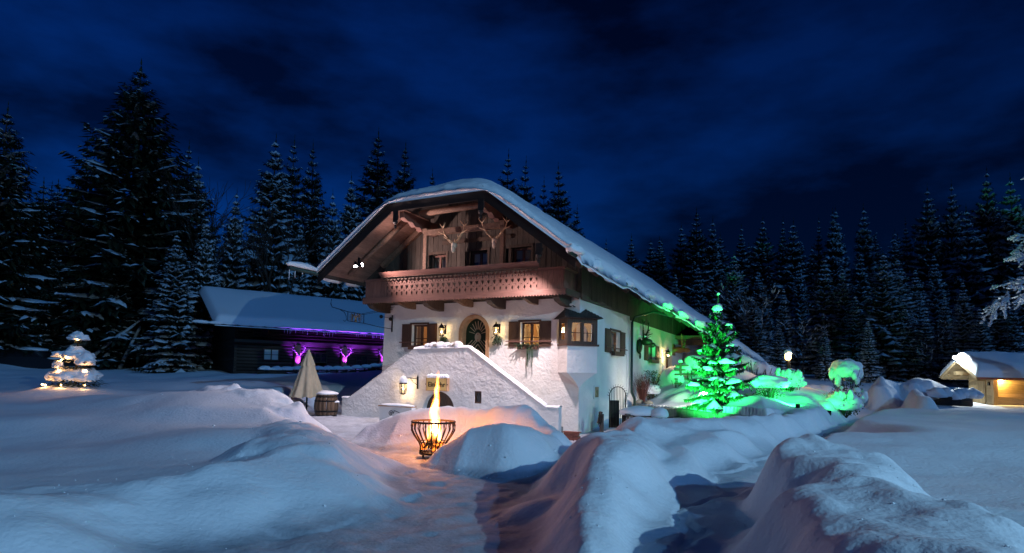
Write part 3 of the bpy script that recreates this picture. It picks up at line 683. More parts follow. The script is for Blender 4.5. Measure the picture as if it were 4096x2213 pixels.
def balcony():
    b = empty('balcony', (0, 0, 0), 0, Hs); X0, X1, Y0 = -8.47, -.14, -1.2
    for k in range(5): MB().box(X0+.03, X1-.03, Y0+.05+k*.228, Y0+.05+k*.228+.222, 4.78, 4.82).build('floor_board', M['wood_dark_x'], b)
    xs = [-8.3, -7.0, -5.7, -4.35, -3.0, -1.65, -.42]
    for k, x in enumerate(xs):
        big = k % 2 == 0; w = .11 if big else .075; zb = 4.40 if big else 4.52
        pr = [(-1.16, 4.775), (-1.16, 4.60), (-1.02, zb+.10), (-.5, zb), (.3, zb), (.3, 4.775)]
        m = MB(); m.plate(pr, [], 2*w, 'yz', x-w); m.build('bracket_beam', M['wood_log'] if not big else M['wood_dark'], b)
    def scallop(x0, x1, zt, zb, pitch, dep):
        n = int(round((x1-x0)/pitch)); p = (x1-x0)/n; pts = [(x1, zt), (x0, zt)]
        for k in range(n):
            a = x0+k*p; pts += [(a, zb+dep), (a+p*.25, zb+dep*.35), (a+p*.5, zb), (a+p*.75, zb+dep*.35)]
        pts.append((x1, zb+dep)); return pts
    MB().plate(scallop(X0-.1, X1+.1, 4.88, 4.65, .11, .05), [], .035, 'xz', Y0-.075).build('fascia', M['wood_red_x'], b)
    MB().plate([(y, z) for y, z in scallop(Y0-.04, -.02, 4.88, 4.65, .11, .05)], [], .035, 'yz', X1+.1).build('fascia', M['wood_dark'], b)
    MB().plate([(y, z) for y, z in scallop(Y0-.04, -.02, 4.88, 4.65, .11, .05)], [], .035, 'yz', X0-.135).build('fascia', M['wood_red'], b)
    MB().box(X0-.06, X1+.06, Y0-.08, Y0+.07, 5.53, 5.60).build('cap_rail', M['wood_red_x'], b)
    for xx in (X0, X1): MB().box(xx-.06, xx+.06, Y0+.075, -.02, 5.53, 5.60).build('cap_rail', M['wood_red'], b)
    for xx in (X0-.02, X1+.02-.035):
        k = Y0-.0
        while k < -.05:
            MB().box(xx, xx+.035, k+.004, min(k+.19, -.03), 4.885, 5.525).build('side_plank', M['wood_red'], b); k += .195
    # plain planks at the ends, fretwork boards between
    P = .2348; n = 27; a = -7.43
    for x0, x1 in ((X0-.02, a-.004), (a+P*n+.004, X1+.02)):
        x = x0
        while x < x1-.03:
            w = min(.19, x1-x); MB().box(x+.004, x+w-.004, Y0-.02, Y0+.02, 4.885, 5.525).build('plank', M['wood_red'], b); x += w
    def heart(cx, cz, s): return [(cx, cz-s), (cx+s*.75, cz-.1*s), (cx+s*.85, cz+.45*s), (cx+s*.45, cz+.7*s), (cx, cz+.35*s), (cx-s*.45, cz+.7*s), (cx-s*.85, cz+.45*s), (cx-s*.75, cz-.1*s)]
    hw = P/2-.002; H = .64
    side = [(hw, 0), (hw, .06), (hw-.025, .06), (hw-.025, .10), (hw-.05, .10), (hw-.012, .17), (hw, .2), (hw, .27), (hw-.012, .285), (hw-.045, .34), (hw-.06, .40), (hw-.04, .425), (hw-.012, .40), (hw, .42),
            (hw, .49), (hw-.02, .50), (hw-.03, .525), (hw-.012, .545), (hw-.012, .57), (hw, .58), (hw, H)]
    out = side+[(-x, z) for x, z in reversed(side)]
    fb = MB().plate(out, [heart(0, .225, .028), heart(0, .51, .026)], .03, 'xz', Y0-.015)
    first = fb.build('fretwork_board', M['wood_red'], b); first.location = (a+P/2, 0, 4.886)
    for k in range(1, n): inst(first, 'fretwork_board', b, (a+P*(k+.5), 0, 4.886))
    MB().box(a, a+P*n, Y0+.02, Y0+.06, 4.9, 4.95).build('inner_rail', M['wood_dark_x'], b)
    # flower trough leaning out over the rail
    m = MB(); x0, x1 = -7.62, -1.0
    m.add([(x0, Y0-.13, 5.60), (x1, Y0-.13, 5.60), (x1+.06, Y0-.26, 5.81), (x0-.06, Y0-.26, 5.81), (x0, Y0-.10, 5.605), (x1, Y0-.10, 5.605), (x1+.06, Y0-.22, 5.815), (x0-.06, Y0-.22, 5.815)],
          [(0, 1, 2, 3), (4, 7, 6, 5), (0, 4, 5, 1), (2, 6, 7, 3), (0, 3, 7, 4), (1, 5, 6, 2)]); m.build('flower_trough', M['wood_red_x'], b)
    MB().plate(scallop(x0+.05, x1-.02, 5.60, 5.49, .17, .085), [], .02, 'xz', Y0-.125).build('trough_valance', M['wood_dark_x'], b)
    m = MB().box(x0, x1, Y0-.22, Y0+.05, 5.601, 5.61); m.build('trough_floor', M['wood_dark_x'], b)
    for x in (-5.83, -2.55):
        m = MB(); zt = 7.42
        for z0, z1, w in ((4.82, 5.0, .085), (5.0, 7.25, .07), (7.25, zt, .1)): m.box(x-w, x+w, Y0+.2-w, Y0+.2+w, z0, z1)
        m.build('post', M['wood_log'], b)
balcony()

def roof():
    r = empty('roof', (0, 0, 0), 0, Hs); OY = -2.3; t = .16
    def slab(name, pts, mt):
        m = MB(); n = len(pts); m.v += [(x, y, z) for x, y, z in pts]+[(x, y, z-t) for x, y, z in pts]
        m.f += [tuple(range(n)), tuple(range(2*n-1, n-1, -1))]+[(i, (i+1) % n, n+(i+1) % n, n+i) for i in range(n)]
        m.build(name, mt, r)
    zr = lambda x: ZR-SLR*(x-XC); zl = lambda x: ZR-SLL*(XC-x)
    slab('roof_slope', [(-2.54, OY, zr(-2.54)), (.66, OY, zr(.66)), (4.0, 25, zr(4.0)), (XC, 25, ZR), (XC, YH, ZR)], M['shingle'])
    slab('roof_slope', [(-6.46, OY, zl(-6.46)), (XC, YH, ZR), (XC, 25, ZR), (-9.85, 25, zl(-9.85)), (-9.85, OY, zl(-9.85))], M['shingle'])
    slab('roof_hip', [(-2.54, OY, 8.15), (XC, YH, ZR-.002), (-6.46, OY, 8.15)], M['shingle'])
    # soffit boards under the front overhang
    def sof(x0, f, sgn, y1=-.03):
        x = x0; 
        for k in range(21):
            xa, xb = x, x+sgn*.155
            if (sgn > 0 and xb > .62) or (sgn < 0 and xb < -9.8): break
            m = MB(); za, zb = f(xa)-t-.004, f(xb)-t-.004
            lo = [(xa+sgn*.004, OY+.06, za), (xb-sgn*.004, OY+.06, zb), (xb-sgn*.004, y1, zb), (xa+sgn*.004, y1, za)]
            m.add(lo+[(p[0], p[1], p[2]-.018-R_.random()*.008) for p in lo], [(0,1,2,3),(4,7,6,5),(0,4,5,1),(1,5,6,2),(2,6,7,3),(3,7,4,0)])
            m.build('soffit_board', M['wood_soffit'], r); x = xb
    sof(-2.6, zr, 1); sof(-6.4, zl, -1)
    sl = (ZR-8.16)/(YH+2.3)
    for k in range(11):
        ya, yb = OY+.06+k*.2, OY+.06+k*.2+.195; za, zb = 8.16+sl*(ya-OY)-t-.003, 8.16+sl*(yb-OY)-t-.003
        wa = 1.95*(1-(ya-OY)/(YH-OY)); xa, xb = XC-wa, XC+wa
        m = MB(); lo = [(xa, ya, za), (xb, ya, za), (xb, yb, zb), (xa, yb, zb)]
        m.add(lo+[(p[0], p[1], p[2]-.02-R_.random()*.006) for p in lo], [(0,1,2,3),(4,7,6,5),(0,4,5,1),(1,5,6,2),(2,6,7,3),(3,7,4,0)]); m.build('soffit_board', M['wood_dark_x'] if k > 9 else M['wood_soffit'], r)
    # black verge boards
    def verge(p, q, dep, th, y, name='verge_board'):
        m = MB(); m.plate([p, q, (q[0], q[1]-dep), (p[0], p[1]-dep)], [], th, 'xz', y); m.build(name, M['wood_black'], r)
    verge((-2.54, 8.20), (.70, zr(.70)+.05), .44, .05, OY-.06); verge((-9.9, zl(-9.9)+.05), (-6.46, 8.20), .44, .05, OY-.061)
    verge((-6.46, 8.2), (-2.54, 8.2), .38, .05, OY-.0625)
    verge((-2.6, 8.26), (.74, zr(.74)+.09), .14, .04, OY-.105, 'verge_trim'); verge((-9.93, zl(-9.93)+.09), (-6.40, 8.26), .14, .04, OY-.104, 'verge_trim'); verge((-6.42, 8.26), (-2.58, 8.26), .13, .04, OY-.103, 'verge_trim')
    # purlins with carved ends, logs and ties
    for x, z in ((-6.1, 7.62), (-2.75, 7.62)):
        pr = [(-2.15, z-.02), (-2.15, z+.22), (.0, z+.22), (.0, z-.25), (-.5, z-.3), (-.75, z-.2), (-1.0, z-.28), (-1.2, z-.16), (-1.45, z-.2), (-1.65, z-.06), (-1.9, z-.1)]
        MB().plate(pr, [], .2, 'yz', x-.1).build('carved_purlin', M['wood_red'], r)
    for x, z in ((-6.18, 7.72), (-2.65, 7.72), (-.5, 6.08)):
        m = MB(); y = OY-.13
        m.box(x-.10, x+.10, y, y+.05, z-.28, z+.08); m.lathe([(.02, -.56), (.06, -.5), (.025, -.42), (.09, -.36), (.1, -.3), (.05, -.28)], 8, (x, y+.02, z)); m.build('carved_drop', M['wood_black'], r)
    MB().tube([(-6.6, -1.25, zl(-6.6)-.32), (-9.3, -1.25, zl(-9.3)-.32)], [.12, .10], 10).build('rafter_log', M['wood_log'], r, True)
    MB().tube([(-5.9, -1.3, 7.95), (-2.9, -1.3, 7.98)], .11, 10).build('collar_log', M['wood_log'], r, True)
    MB().bar((-6.5, -.12, zl(-6.5)-.34), (-8.6, -.12, zl(-8.6)-.34), .16, .18).build('rafter', M['wood_log'], r)
    MB().bar((-2.4, -.12, zr(-2.4)-.34), (-.2, -.12, zr(-.2)-.34), .16, .18).build('rafter', M['wood_log'], r)
    MB().box(-5.75, -2.6, -1.1, -.92, 7.16, 7.36).build('tie_beam', M['wood_log'], r)
    n = 22; p = 3.0/n; pts = [(-2.7, 7.155), (-5.7, 7.155)]+[q for k in range(n) for q in ((-5.7+k*p, 7.02), (-5.7+k*p+p/2, 6.98))]+[(-2.7, 7.02)]
    MB().plate(pts, [], .02, 'xz', -.09).build('carved_board', M['wood_dark_x'], r)
    # gutters with brackets along both eaves, running out past the verge
    MB().tube([(.76, -2.95, zr(.7)-.02), (.76, -2.3, zr(.7)-.04), (2.35, 10, zr(2.28)-.06), (4.08, 25, zr(4.0)-.08)], .075, 8).build('gutter', M['copper'], r, True)
    MB().tube([(-9.93, -3.75, zl(-9.85)-.03), (-9.93, 25, zl(-9.85)-.1)], .085, 8).build('gutter', M['copper'], r, True)
    # rafter tails under the side eave
    for k in range(21):
        y = -1.6+k*1.22; x1 = eave_x(y)-.1
        MB().bar((.05, y, zr(.05)-t-.10), (x1, y, zr(x1)-t-.10), .12, .16).build('rafter_tail', M['wood_dark'], r)
    # thick snow, one soft blanket over slopes and hip
    ys = np.concatenate([np.linspace(-2.47, 3, 90), np.linspace(3.1, 25.1, 150)]); nu = 120
    m = MB(); rows = len(ys)
    for y in ys:
        ext = .16+.16*(noise.noise((y*.9, 1.3, 0))+.35*noise.noise((y*2.6, 7, 0)))+.12*max(0, noise.noise((y*.45, 9, 2)))
        xl = -9.85-.14-.08*noise.noise((y*1.1, 5, 0)); xr = eave_x(y)+.10+ext
        for i in range(nu+1):
            q = i/nu; q = .5-.5*cos(pi*q)*(1-.12*(1-abs(2*q-1)))if False else q
            q = q+.035*sin(2*pi*q)*-1
            x = xl+(xr-xl)*q
            kk = .35; a, b, c = ZR-SLR*(x-XC), ZR-SLL*(XC-x), 8.16+(y+2.3)*(ZR-8.16)/(YH+2.3)
            z = -math.log(exp(-a*4)+exp(-b*4)+exp(-c*4))/4
            d = min(x-xl, xr-x, (y+2.5)*1.0, 25.15-y); d = max(d, 0)
            e = min(1, d/.26); prof = sqrt(max(0, 1-(1-e)**2))
            th = (.34+.07*noise.noise((x*.7, y*.5, 0))+.05*noise.noise((x*1.9, y*1.6, 3)))*prof+.02
            if y < -1.9: th += .05*noise.noise((x*5, y*5, 1))*prof
            over = max(0, x-eave_x(y)-.05)
            m.v.append((x, y, z+th-over*.35))
    for k in range(rows-1):
        for i in range(nu): a = k*(nu+1)+i; m.f.append((a, a+1, a+nu+2, a+nu+1))
    # underside a little above the slope
    base = len(m.v)
    top = list(m.v)
    for k in range(rows):
        y = ys[k]
        for i in range(nu+1):
            x, _, zt = top[k*(nu+1)+i]
            over = max(0, x-eave_x(y)-.05)
            z = roof_z(x, y)+.004-over*.6
            m.v.append((x, y, min(z, zt-.005)))
    for k in range(rows-1):
        for i in range(nu): a = base+k*(nu+1)+i; m.f.append((a+nu+1, a+nu+2, a+1, a))
    for k in range(rows-1):
        for i in (0, nu): a = k*(nu+1)+i; m.f.append((a, a+nu+1, base+a+nu+1, base+a))
    for k in (0, rows-1):
        for i in range(nu): a = k*(nu+1)+i; m.f.append((a, a+1, base+a+1, base+a))
    m.build('roof_snow', M['snow_cap'], r, True, fix=False)
    # lumps hanging over the eaves and the two snow tongues on the gutters
    sn = [((.80, -2.65, zr(.72)+.10), (.2, .5, .17)), ((.93, -1.2, zr(.9)-.02), (.24, .35, .22)), ((1.05, .3, zr(1.0)-.05), (.25, .55, .24)), ((1.2, 1.7, zr(1.15)), (.22, .5, .2)),
          ((1.45, 3.6, zr(1.4)), (.24, .7, .22)), ((1.75, 5.5, zr(1.65)), (.22, .6, .2)), ((2.0, 7.5, zr(1.9)), (.25, .8, .22)), ((2.35, 9.8, zr(2.2)), (.25, .8, .22))]
    for k, (c, rd) in enumerate(sn): MB().blob(c, rd, k+1, 3, amp=.3, fr=1.6, flat=.6).build('overhanging_snow', M['snow_cap'], r, True)
    MB().blob((-9.93, -3.1, zl(-9.85)+.12), (.17, .78, .15), 21, 3, amp=.15, flat=.5).build('overhanging_snow', M['snow_cap'], r, True)
    for y, L in ((-3.72, .42), (-3.45, .3), (-3.1, .12)):
        MB().tube([(-9.93, y, zl(-9.85)-.08), (-9.93, y, zl(-9.85)-.08-L)], [.025, .003], 6).build('icicle', M['ice'], r, True)
    for k, y in enumerate((-1.4, -.2, 1.2)):
        MB().blob((-10.05, y, zl(-9.95)-.02), (.2, .45, .18), 30+k, 3, amp=.25, flat=.7).build('overhanging_snow', M['snow_cap'], r, True)
roof()

def downpipe():
    z0 = ZR-SLR*(eave_x(6.4)-XC)-.15
    MB().tube([(eave_x(6.4)+.05, 7.6, z0+.1), (eave_x(6.4)-.1, 7.5, z0-.05), (.9, 6.7, 4.9), (.2, 6.2, 4.62), (.12, 6.15, 4.4), (.12, 6.15, 1.55), (.16, 6.05, 1.35), (.5, 5.3, 1.1), (.55, 5.1, .9), (.55, 5.1, .2)], .055, 10).build('downpipe', M['copper'], Hs, True)
    MB().tube([(.03, 5.75, 4.6), (.03, 5.75, 1.0)], .015, 6).build('wire_conduit', M['plaster_smooth'], Hs)
    MB().tube([(.03, 5.6, 4.65), (.10, 5.6, 5.3), (.10, 7.0, 5.55)], .012, 5).build('wire', M['copper'], Hs)
downpipe()
def side_doors():
    MB().box(-.35, -.30, 13.62, 14.88, 1.9, 3.48).build('side_door', M['wood_shutter'], Hs)
    MB().box(.002, .06, 13.3, 13.6, 1.9, 3.5).build('side_door_post', M['wood_shutter'], Hs)
    MB().plate(arch(18.6, .93, 1.9, 2.75), [], .05, 'yz', -.35).build('arched_side_door', M['wood_shutter'], Hs)
    MB().bar((.05, 16.5, 4.1), (1.6, 16.5, 4.1), .3, .3).build('porch_beam', M['wood_log'], Hs)
    MB().box(.05, 2.2, 15.5, 25, 4.25, 4.45).build('porch_ceiling', M['wood_dark'], Hs)
    MB().box(1.4, 1.7, 16.3, 25, 4.0, 4.25).build('porch_beam', M['wood_log'], Hs)
    MB().plate(rect(1.52, 2.13, 1.18, 1.68), [rect(1.6, 2.05, 1.24, 1.62)], .03, 'yz', .005).build('picture_niche_frame', M['plaster_smooth'], Hs)
    MB().box(.006, .02, 1.6, 2.05, 1.24, 1.62).build('mounted_print', M['photo'], Hs)
side_doors()

# ------------------------------------------------------------------ lamps on the inn
def HW(x, y, z): a, b = h2w(x, y); return (a, b, z)
WARM = (1, .66, .30)
def lantern_body(e, s=1., z=0., snow=False, y=0.):
    """six-sided iron lantern hanging with its cap at z"""
    fr = MB(); R1, R2, Hh = .10*s, .075*s, .26*s
    for k in range(6):
        a = pi/6+k*pi/3; fr.tube([(R1*cos(a), y+R1*sin(a), z), (R2*cos(a), y+R2*sin(a), z-Hh)], .008*s, 5)
    for rr, zz in ((R1, z), (R2, z-Hh), ((R1+R2)/2, z-Hh*.55)):
        pts = [(rr*cos(pi/6+k*pi/3), y+rr*sin(pi/6+k*pi/3), zz) for k in range(7)]; fr.tube(pts, .008*s, 4)
    fr.lathe([(R2, -Hh), (R2*.5, -Hh-.03*s)], 6, (0, y, z)); fr.build('lantern_frame', M['iron'], e)
    MB().lathe([(R1*1.15, 0), (R1*.75, .06*s), (R1*.35, .1*s), (.015, .16*s)], 6, (0, y, z+.004)).build('lantern_cap', M['iron'], e)
    g = MB(); 
    for k in range(6):
        a, b = pi/6+k*pi/3, pi/6+(k+1)*pi/3
        g.add([(R1*.96*cos(a), y+R1*.96*sin(a), z-.01), (R1*.96*cos(b), y+R1*.96*sin(b), z-.01), (R2*.96*cos(b), y+R2*.96*sin(b), z-Hh+.01), (R2*.96*cos(a), y+R2*.96*sin(a), z-Hh+.01)], [(0, 1, 2, 3)])
    g.build('lantern_glass', M['glass_lantern'], e, fix=False)
    MB().lathe([(.004, -.045), (.016, -.03), (.02, .0), (.014, .03), (.004, .045)], 8, (0, y, z-Hh*.5)).build('bulb', M['bulb'], e, True)
    if snow:
        MB().blob((0, y, z+.07*s), (R1*1.15, R1*1.15, .14*s), 4, 3, amp=.15, flat=.3).build('snow_cap', M['snow_cap'], e, True)
def wall_lantern(x, z, label, power, wreath, rz=0, pos=None, out=.28):
    e = empty('wall_lantern', pos or HW(x, 0, z), -YAW+rz, label=label, cat='lantern', group='wall lanterns of the inn')
    br = MB(); br.box(-.03, .03, -.03, -.004, -.22, .12); br.tube([(0, -.02, .05), (0, -.12, .12), (0, -out, .10), (0, -out, .03)], .012, 6); br.tube([(0, -.02, -.15), (0, -.14, -.08), (0, -.2, .1)], .009, 5)
    br.build('bracket', M['iron'], e)
    lantern_body(e, 1.15, -.0, y=-out)
    light('lantern_light', 'POINT', (0, -out, -.15), WARM, power, e, .05)
    if wreath:
        m = MB(); rr = random.Random(wreath)
        for k in range(70):
            p = Vector((rr.uniform(-.09, .09), -.14+rr.uniform(-.1, .1), -.32-rr.random()*.12)); q = p+Vector((rr.uniform(-.14, .14), rr.uniform(-.1, .06), -rr.uniform(.05, .28))); m.bar(p, q, .022, .012)
        m.build('fir_bunch', M['leaf'], e)
    return e
wall_lantern(-5.50, 3.74, 'lit iron wall lantern with fir twigs between arched door and shuttered window with dim glow', 17, 5)
wall_lantern(-3.13, 3.74, 'lit iron wall lantern with fir twigs between arched door and brightly lit shuttered window', 17, 6)
wall_lantern(0, 0, 'lit wall lantern beside the side window under the timber eave', 70, 0, pi/2, HW(0, 12.6, 3.35))
wall_lantern(0, 0, 'small lit wall lamp near the arched side door under the porch', 30, 0, pi/2, HW(0, 21.0, 2.6))
def bracket_lantern():
    e = empty('bracket_lantern', HW(-5.58, -1.6, 1.76), -YAW, label='lit carriage lantern with snow cap hung from an iron arm on the stair wall', cat='lantern')
    br = MB(); br.box(-.025, .025, -.03, -.003, -.34, .06); br.lathe([(.035, .06), (.02, .11), (.005, .16)], 8, (0, -.016, 0))
    br.tube([(0, -.02, .02), (-.2, -.16, .06), (-.42, -.3, .04), (-.42, -.3, .0)], .013, 6); br.tube([(0, -.02, -.2), (-.12, -.1, -.1), (-.22, -.17, .05)], .011, 6)
    s = [(-.16+.045*cos(t), -.13, .0+.045*sin(t)) for t in np.linspace(0, 5.5, 12)]; br.tube(s, .007, 4)
    br.build('arm', M['iron'], e)
    h = empty('lantern', (-.42, -.3, -.16), 0, e)
    lantern_body(h, 1.35, 0, True)
    light('lantern_light', 'POINT', (-.42, -.3, -.33), WARM, 34, e, .05)
bracket_lantern()
def floodlight(x, y, z, label, aims, lens='flood_lens', e=None):
    e = empty('floodlight', HW(x, y, z), -YAW, label=label, cat='floodlight', group='floodlights under the eaves')
    MB().box(-.03, .03, -.03, .03, .0, .22).build('mount', M['iron'], e)
    for k, (dx, tgt, col, pw, cone) in enumerate(aims):
        h = empty('lamp_head', (dx, -.02, -.06), 0, e); d = (Vector(tgt)-Vector((dx, -.02, -.06))).normalized()
        h.rotation_euler = d.to_track_quat('Z', 'Y').to_euler()
        MB().lathe([(.035, -.16), (.05, -.12), (.055, -.05), (.085, .03), (.09, .06), (.082, .06), (.075, .03)], 14, cap=False).build('housing', M['iron'], h, True)
        MB().lathe([(.0, .028), (.045, .030), (.076, .034)], 14, cap=False).build('lens', M[lens], h, True)
        p = Vector((dx, -.02, -.06))+d*.12
        light('flood_beam', 'SPOT', tuple(p), col, pw, e, .05, tuple(p+d), cone, .9)
PINK = (1, .80, .82)
floodlight(-8.0, -2.2, 6.05, 'double floodlight shining under the eave corner above the folded parasol', [(-.14, (1.6, -1.6, -5), PINK, 900, 112), (.14, (6.2, .7, .8), (1, .66, .62), 820, 150)])
floodlight(-.52, -2.25, 5.95, 'single floodlight hanging from the verge above the corner oriel', [(0, (-2.6, .2, -4.6), PINK, 1650, 118)])
def security_camera():
    e = empty('security_camera', HW(-.28, 0, 4.46), -YAW, label='small wall camera under the balcony above the corner oriel', cat='camera')
    MB().tube([(.1, -.005, -.06), (.1, -.12, -.06), (.04, -.14, .0)], .018, 6).build('arm', M['iron'], e); MB().tube([(.1, -.16, .03), (-.14, -.16, -.02)], .04, 10).build('housing', M['plaster_smooth'], e)
security_camera()

# ------------------------------------------------------------------ signs and trophies
def text_mesh(body, size, mt, parent, loc, rot, name='lettering', ext=.004):
    c = bpy.data.curves.new(name, 'FONT'); c.body = body; c.size = size; c.align_x = 'CENTER'; c.align_y = 'CENTER'; c.extrude = ext; c.shear = .0; c.offset = .006
    t = bpy.data.objects.new('tmp', c); COL.objects.link(t); dg = bpy.context.evaluated_depsgraph_get(); me = bpy.data.meshes.new_from_object(t.evaluated_get(dg)); bpy.data.objects.remove(t)
    me.materials.clear(); me.materials.append(mt); o = bpy.data.objects.new(name, me); COL.objects.link(o); o.parent = parent; o.location = loc; o.rotation_euler = rot; return o
def inn_sign():
    e = empty('sign_box', HW(-4.66, -1.6, 1.40), -YAW, label='wooden box sign lettered Einkehr with snow on top above the cellar arch', cat='sign')
    m = MB(); m.plate([(-.42, 0), (.42, 0), (.42, .42), (-.42, .42)], [], .16, 'xz', -.165); m.build('panel', M['sign'], e)
    f = MB()
    for z in (-.02, .42): f.box(-.44, .44, -.18, -.0, z, z+.02)
    for x in (-.44, .42): f.box(x, x+.02, -.178, -.002, 0, .42)
    f.build('sign_frame', M['sandstone'], e)
    text_mesh('· Einkehr ·', .235, M['ink'], e, (0, -.169, .2), (pi/2, 0, 0))
    b = MB()
    for k in range(9): b.blob((-.36+k*.09, -.09, .47), (.09, .11, .11), k+40, 2, amp=.3)
    b.build('snow_cap', M['snow_cap'], e, True)
    
inn_sign()
def eagle_sign():
    e = empty('hanging_sign', HW(-8.08, 0, 3.66), -YAW, label='wrought-iron hanging inn sign with gilded double eagle at the corner of the white wall', cat='sign')
    y = -.9
    m = MB(); m.box(-.02, .02, -.04, -.004, -.02, .66); m.tube([(0, -.02, .10), (-.35, y*.45, .16), (-.75, y, .28)], .014, 6)
    P = lambda a, b: (-.72+a, y, .32+b)
    m.tube([P(-1.75, .98), P(-1.78, .8), P(-1.7, .66), P(-.85, .44), P(0, .30)], .016, 6)
    m.tube([P(-.84, .44), P(-.84, .07)], .014, 6); m.tube([P(0, .30), P(0, -.05)], .014, 6); m.tube([P(-.84, .07), P(0, -.05)], .014, 6)
    m.tube([P(0, .30), (0, -.02, .9)], .009, 5); m.tube([P(-.1, .33), (.1, -.02, 1.0)], .009, 5)
    m.tube([P(-1.25, .53), P(-1.02, .42), P(-.92, .25), P(-.9, .1), P(-1.0, .05), P(-1.06, .1)], .012, 5)
    m.tube([(0, -.05, .52), (-.16, -.2, .56), (-.3, -.35, .58)], .012, 5); m.build('iron_arm', M['iron'], e)
    b = MB(); b.blob((-.3, -.35, .58), (.075, .075, .075), 1, 2, amp=.05, flat=1); b.blob((-.04, -.08, .5), (.08, .08, .08), 2, 2, amp=.05, flat=1); b.build('iron_ball', M['iron'], e, True)
    c = (-.42, .19); g = MB()
    def pl(p, q, w): g.bar(P(c[0]+p[0], c[1]+p[1]-.06*p[0]), P(c[0]+q[0], c[1]+q[1]-.06*q[0]), w, .02, up=(0, 1, 0))
    for s in (-1, 1):
        pl((s*.02, .04), (s*.09, .14), .03); pl((s*.09, .14), (s*.05, .17), .025)
        pl((s*.05, .0), (s*.17, .12), .035); pl((s*.17, .12), (s*.25, .15), .03)
        for k in range(7):
            a = radians(62-k*23); pl((s*.15, .03-.012*k), (s*(.15+.19*cos(a)), .03-.012*k+.15*sin(a)), .018)
        pl((s*.02, -.08), (s*.07, -.16), .02); pl((0, -.07), (s*.03, -.17), .022)
    pl((0, .06), (0, -.09), .08); g.build('gilded_eagle', M['gilt'], e)
    v = MB(); v.bar(P(-.46, .25), P(-.42, .13), .014, .03, up=(0, 1, 0)); v.bar(P(-.38, .245), P(-.42, .13), .014, .03, up=(0, 1, 0)); v.build('letter_emblem', M['bone'], e)
eagle_sign()
def antler_pts(m, s, sc, base, r0=.022, spread=1.):
    b = Vector(base); f = lambda x, y, z: b+Vector((s*x*spread, y, z))*sc
    main = [f(.03, 0, .02), f(.16, -.03, .14), f(.30, -.06, .30), f(.36, -.06, .48), f(.33, -.04, .66)]
    m.tube(main, [r0*sc*1.6, r0*sc*1.4, r0*sc*1.15, r0*sc*.8, r0*sc*.25], 6)
    for p, q in ((main[0], f(.13, -.2, .10)), (main[1], f(.24, -.24, .2)), (main[2], f(.5, -.1, .38)), (main[3], f(.48, -.05, .62)), (main[3], f(.24, -.12, .62))):
        m.tube([p, (p+q)/2+Vector((0, 0, -.015*sc)), q], [r0*sc*1., r0*sc*.75, r0*sc*.2], 5)
def skull_trophy(loc, rz, sc, label, group, name='antler_trophy', mts=('antler', 'bone'), r0=.022):
    e = empty(name, loc, rz, label=label, cat='antlers', group=group)
    m = MB(); antler_pts(m, 1, sc, (0, -.03, 0), r0); antler_pts(m, -1, sc, (0, -.03, 0), r0); m.build('antlers', M[mts[0]], e, True)
    k = MB(); k.blob((0, -.05*sc, -.04*sc), (.085*sc, .07*sc, .1*sc), 3, 2, amp=.1, flat=1); k.blob((0, -.09*sc, -.15*sc), (.055*sc, .06*sc, .11*sc), 5, 2, amp=.1, flat=1); k.build('skull', M[mts[1]], e, True)
    return e
skull_trophy(HW(-4.44, -1.15, 6.70), -YAW, 1.3, 'pale deer antlers hanging in the gable beside the middle attic window', 'antlers in the gable')
skull_trophy(HW(-2.78, -1.15, 6.72), -YAW+.25, 1.25, 'deer antlers hanging against the wooden post in the gable', 'antlers in the gable')
def stag_head():
    e = empty('stag_sculpture', HW(0, 7.45, 3.42), -YAW+pi/2, label='dark bronze stag head with large antlers on the side wall past the drainpipe', cat='sculpture')
    m = MB(); m.blob((0, -.10, .0), (.20, .14, .34), 1, 3, amp=.12, flat=1); m.blob((.05, -.42, .2), (.14, .26, .17), 2, 3, amp=.1, flat=1); m.blob((.08, -.68, .06), (.09, .14, .12), 3, 3, amp=.08, flat=1)
    for s in (-1, 1): m.blob((s*.2, -.3, .34), (.12, .03, .06), 6, 2, amp=.05, flat=1)
    m.build('head', M['bronze'], e, True)
    a = MB(); antler_pts(a, 1, 1.35, (.04, -.3, .33), .024); antler_pts(a, -1, 1.35, (.0, -.3, .33), .024); a.build('antlers', M['bronze'], e, True)
    MB().tube([(.1*cos(t), -.14, -.42+.14*sin(t)) for t in np.linspace(0, 2*pi, 17)], .025, 6).build('ring', M['bronze'], e, True)
    MB().blob((0, -.28, .42), (.16, .16, .06), 8, 2).build('snow_cap', M['snow_cap'], e, True)
stag_head()
def roe_head():
    e = empty('deer_sculpture', HW(0, 15.2, 3.62), -YAW+pi/2, label='carved brown deer head with antlers above the side door under the porch', cat='sculpture')
    m = MB(); m.box(-.28, .28, -.06, -.004, -.32, .3); m.blob((0, -.35, .0), (.2, .38, .19), 1, 3, amp=.1, flat=1); m.blob((0, -.75, -.02), (.13, .2, .13), 2, 3, amp=.1, flat=1); m.build('head', M['deerwood'], e, True)
    a = MB(); antler_pts(a, 1, 1.2, (.08, -.5, .12), .026); antler_pts(a, -1, 1.2, (-.08, -.5, .12), .026); a.build('antlers', M['deerwood'], e, True)
roe_head()

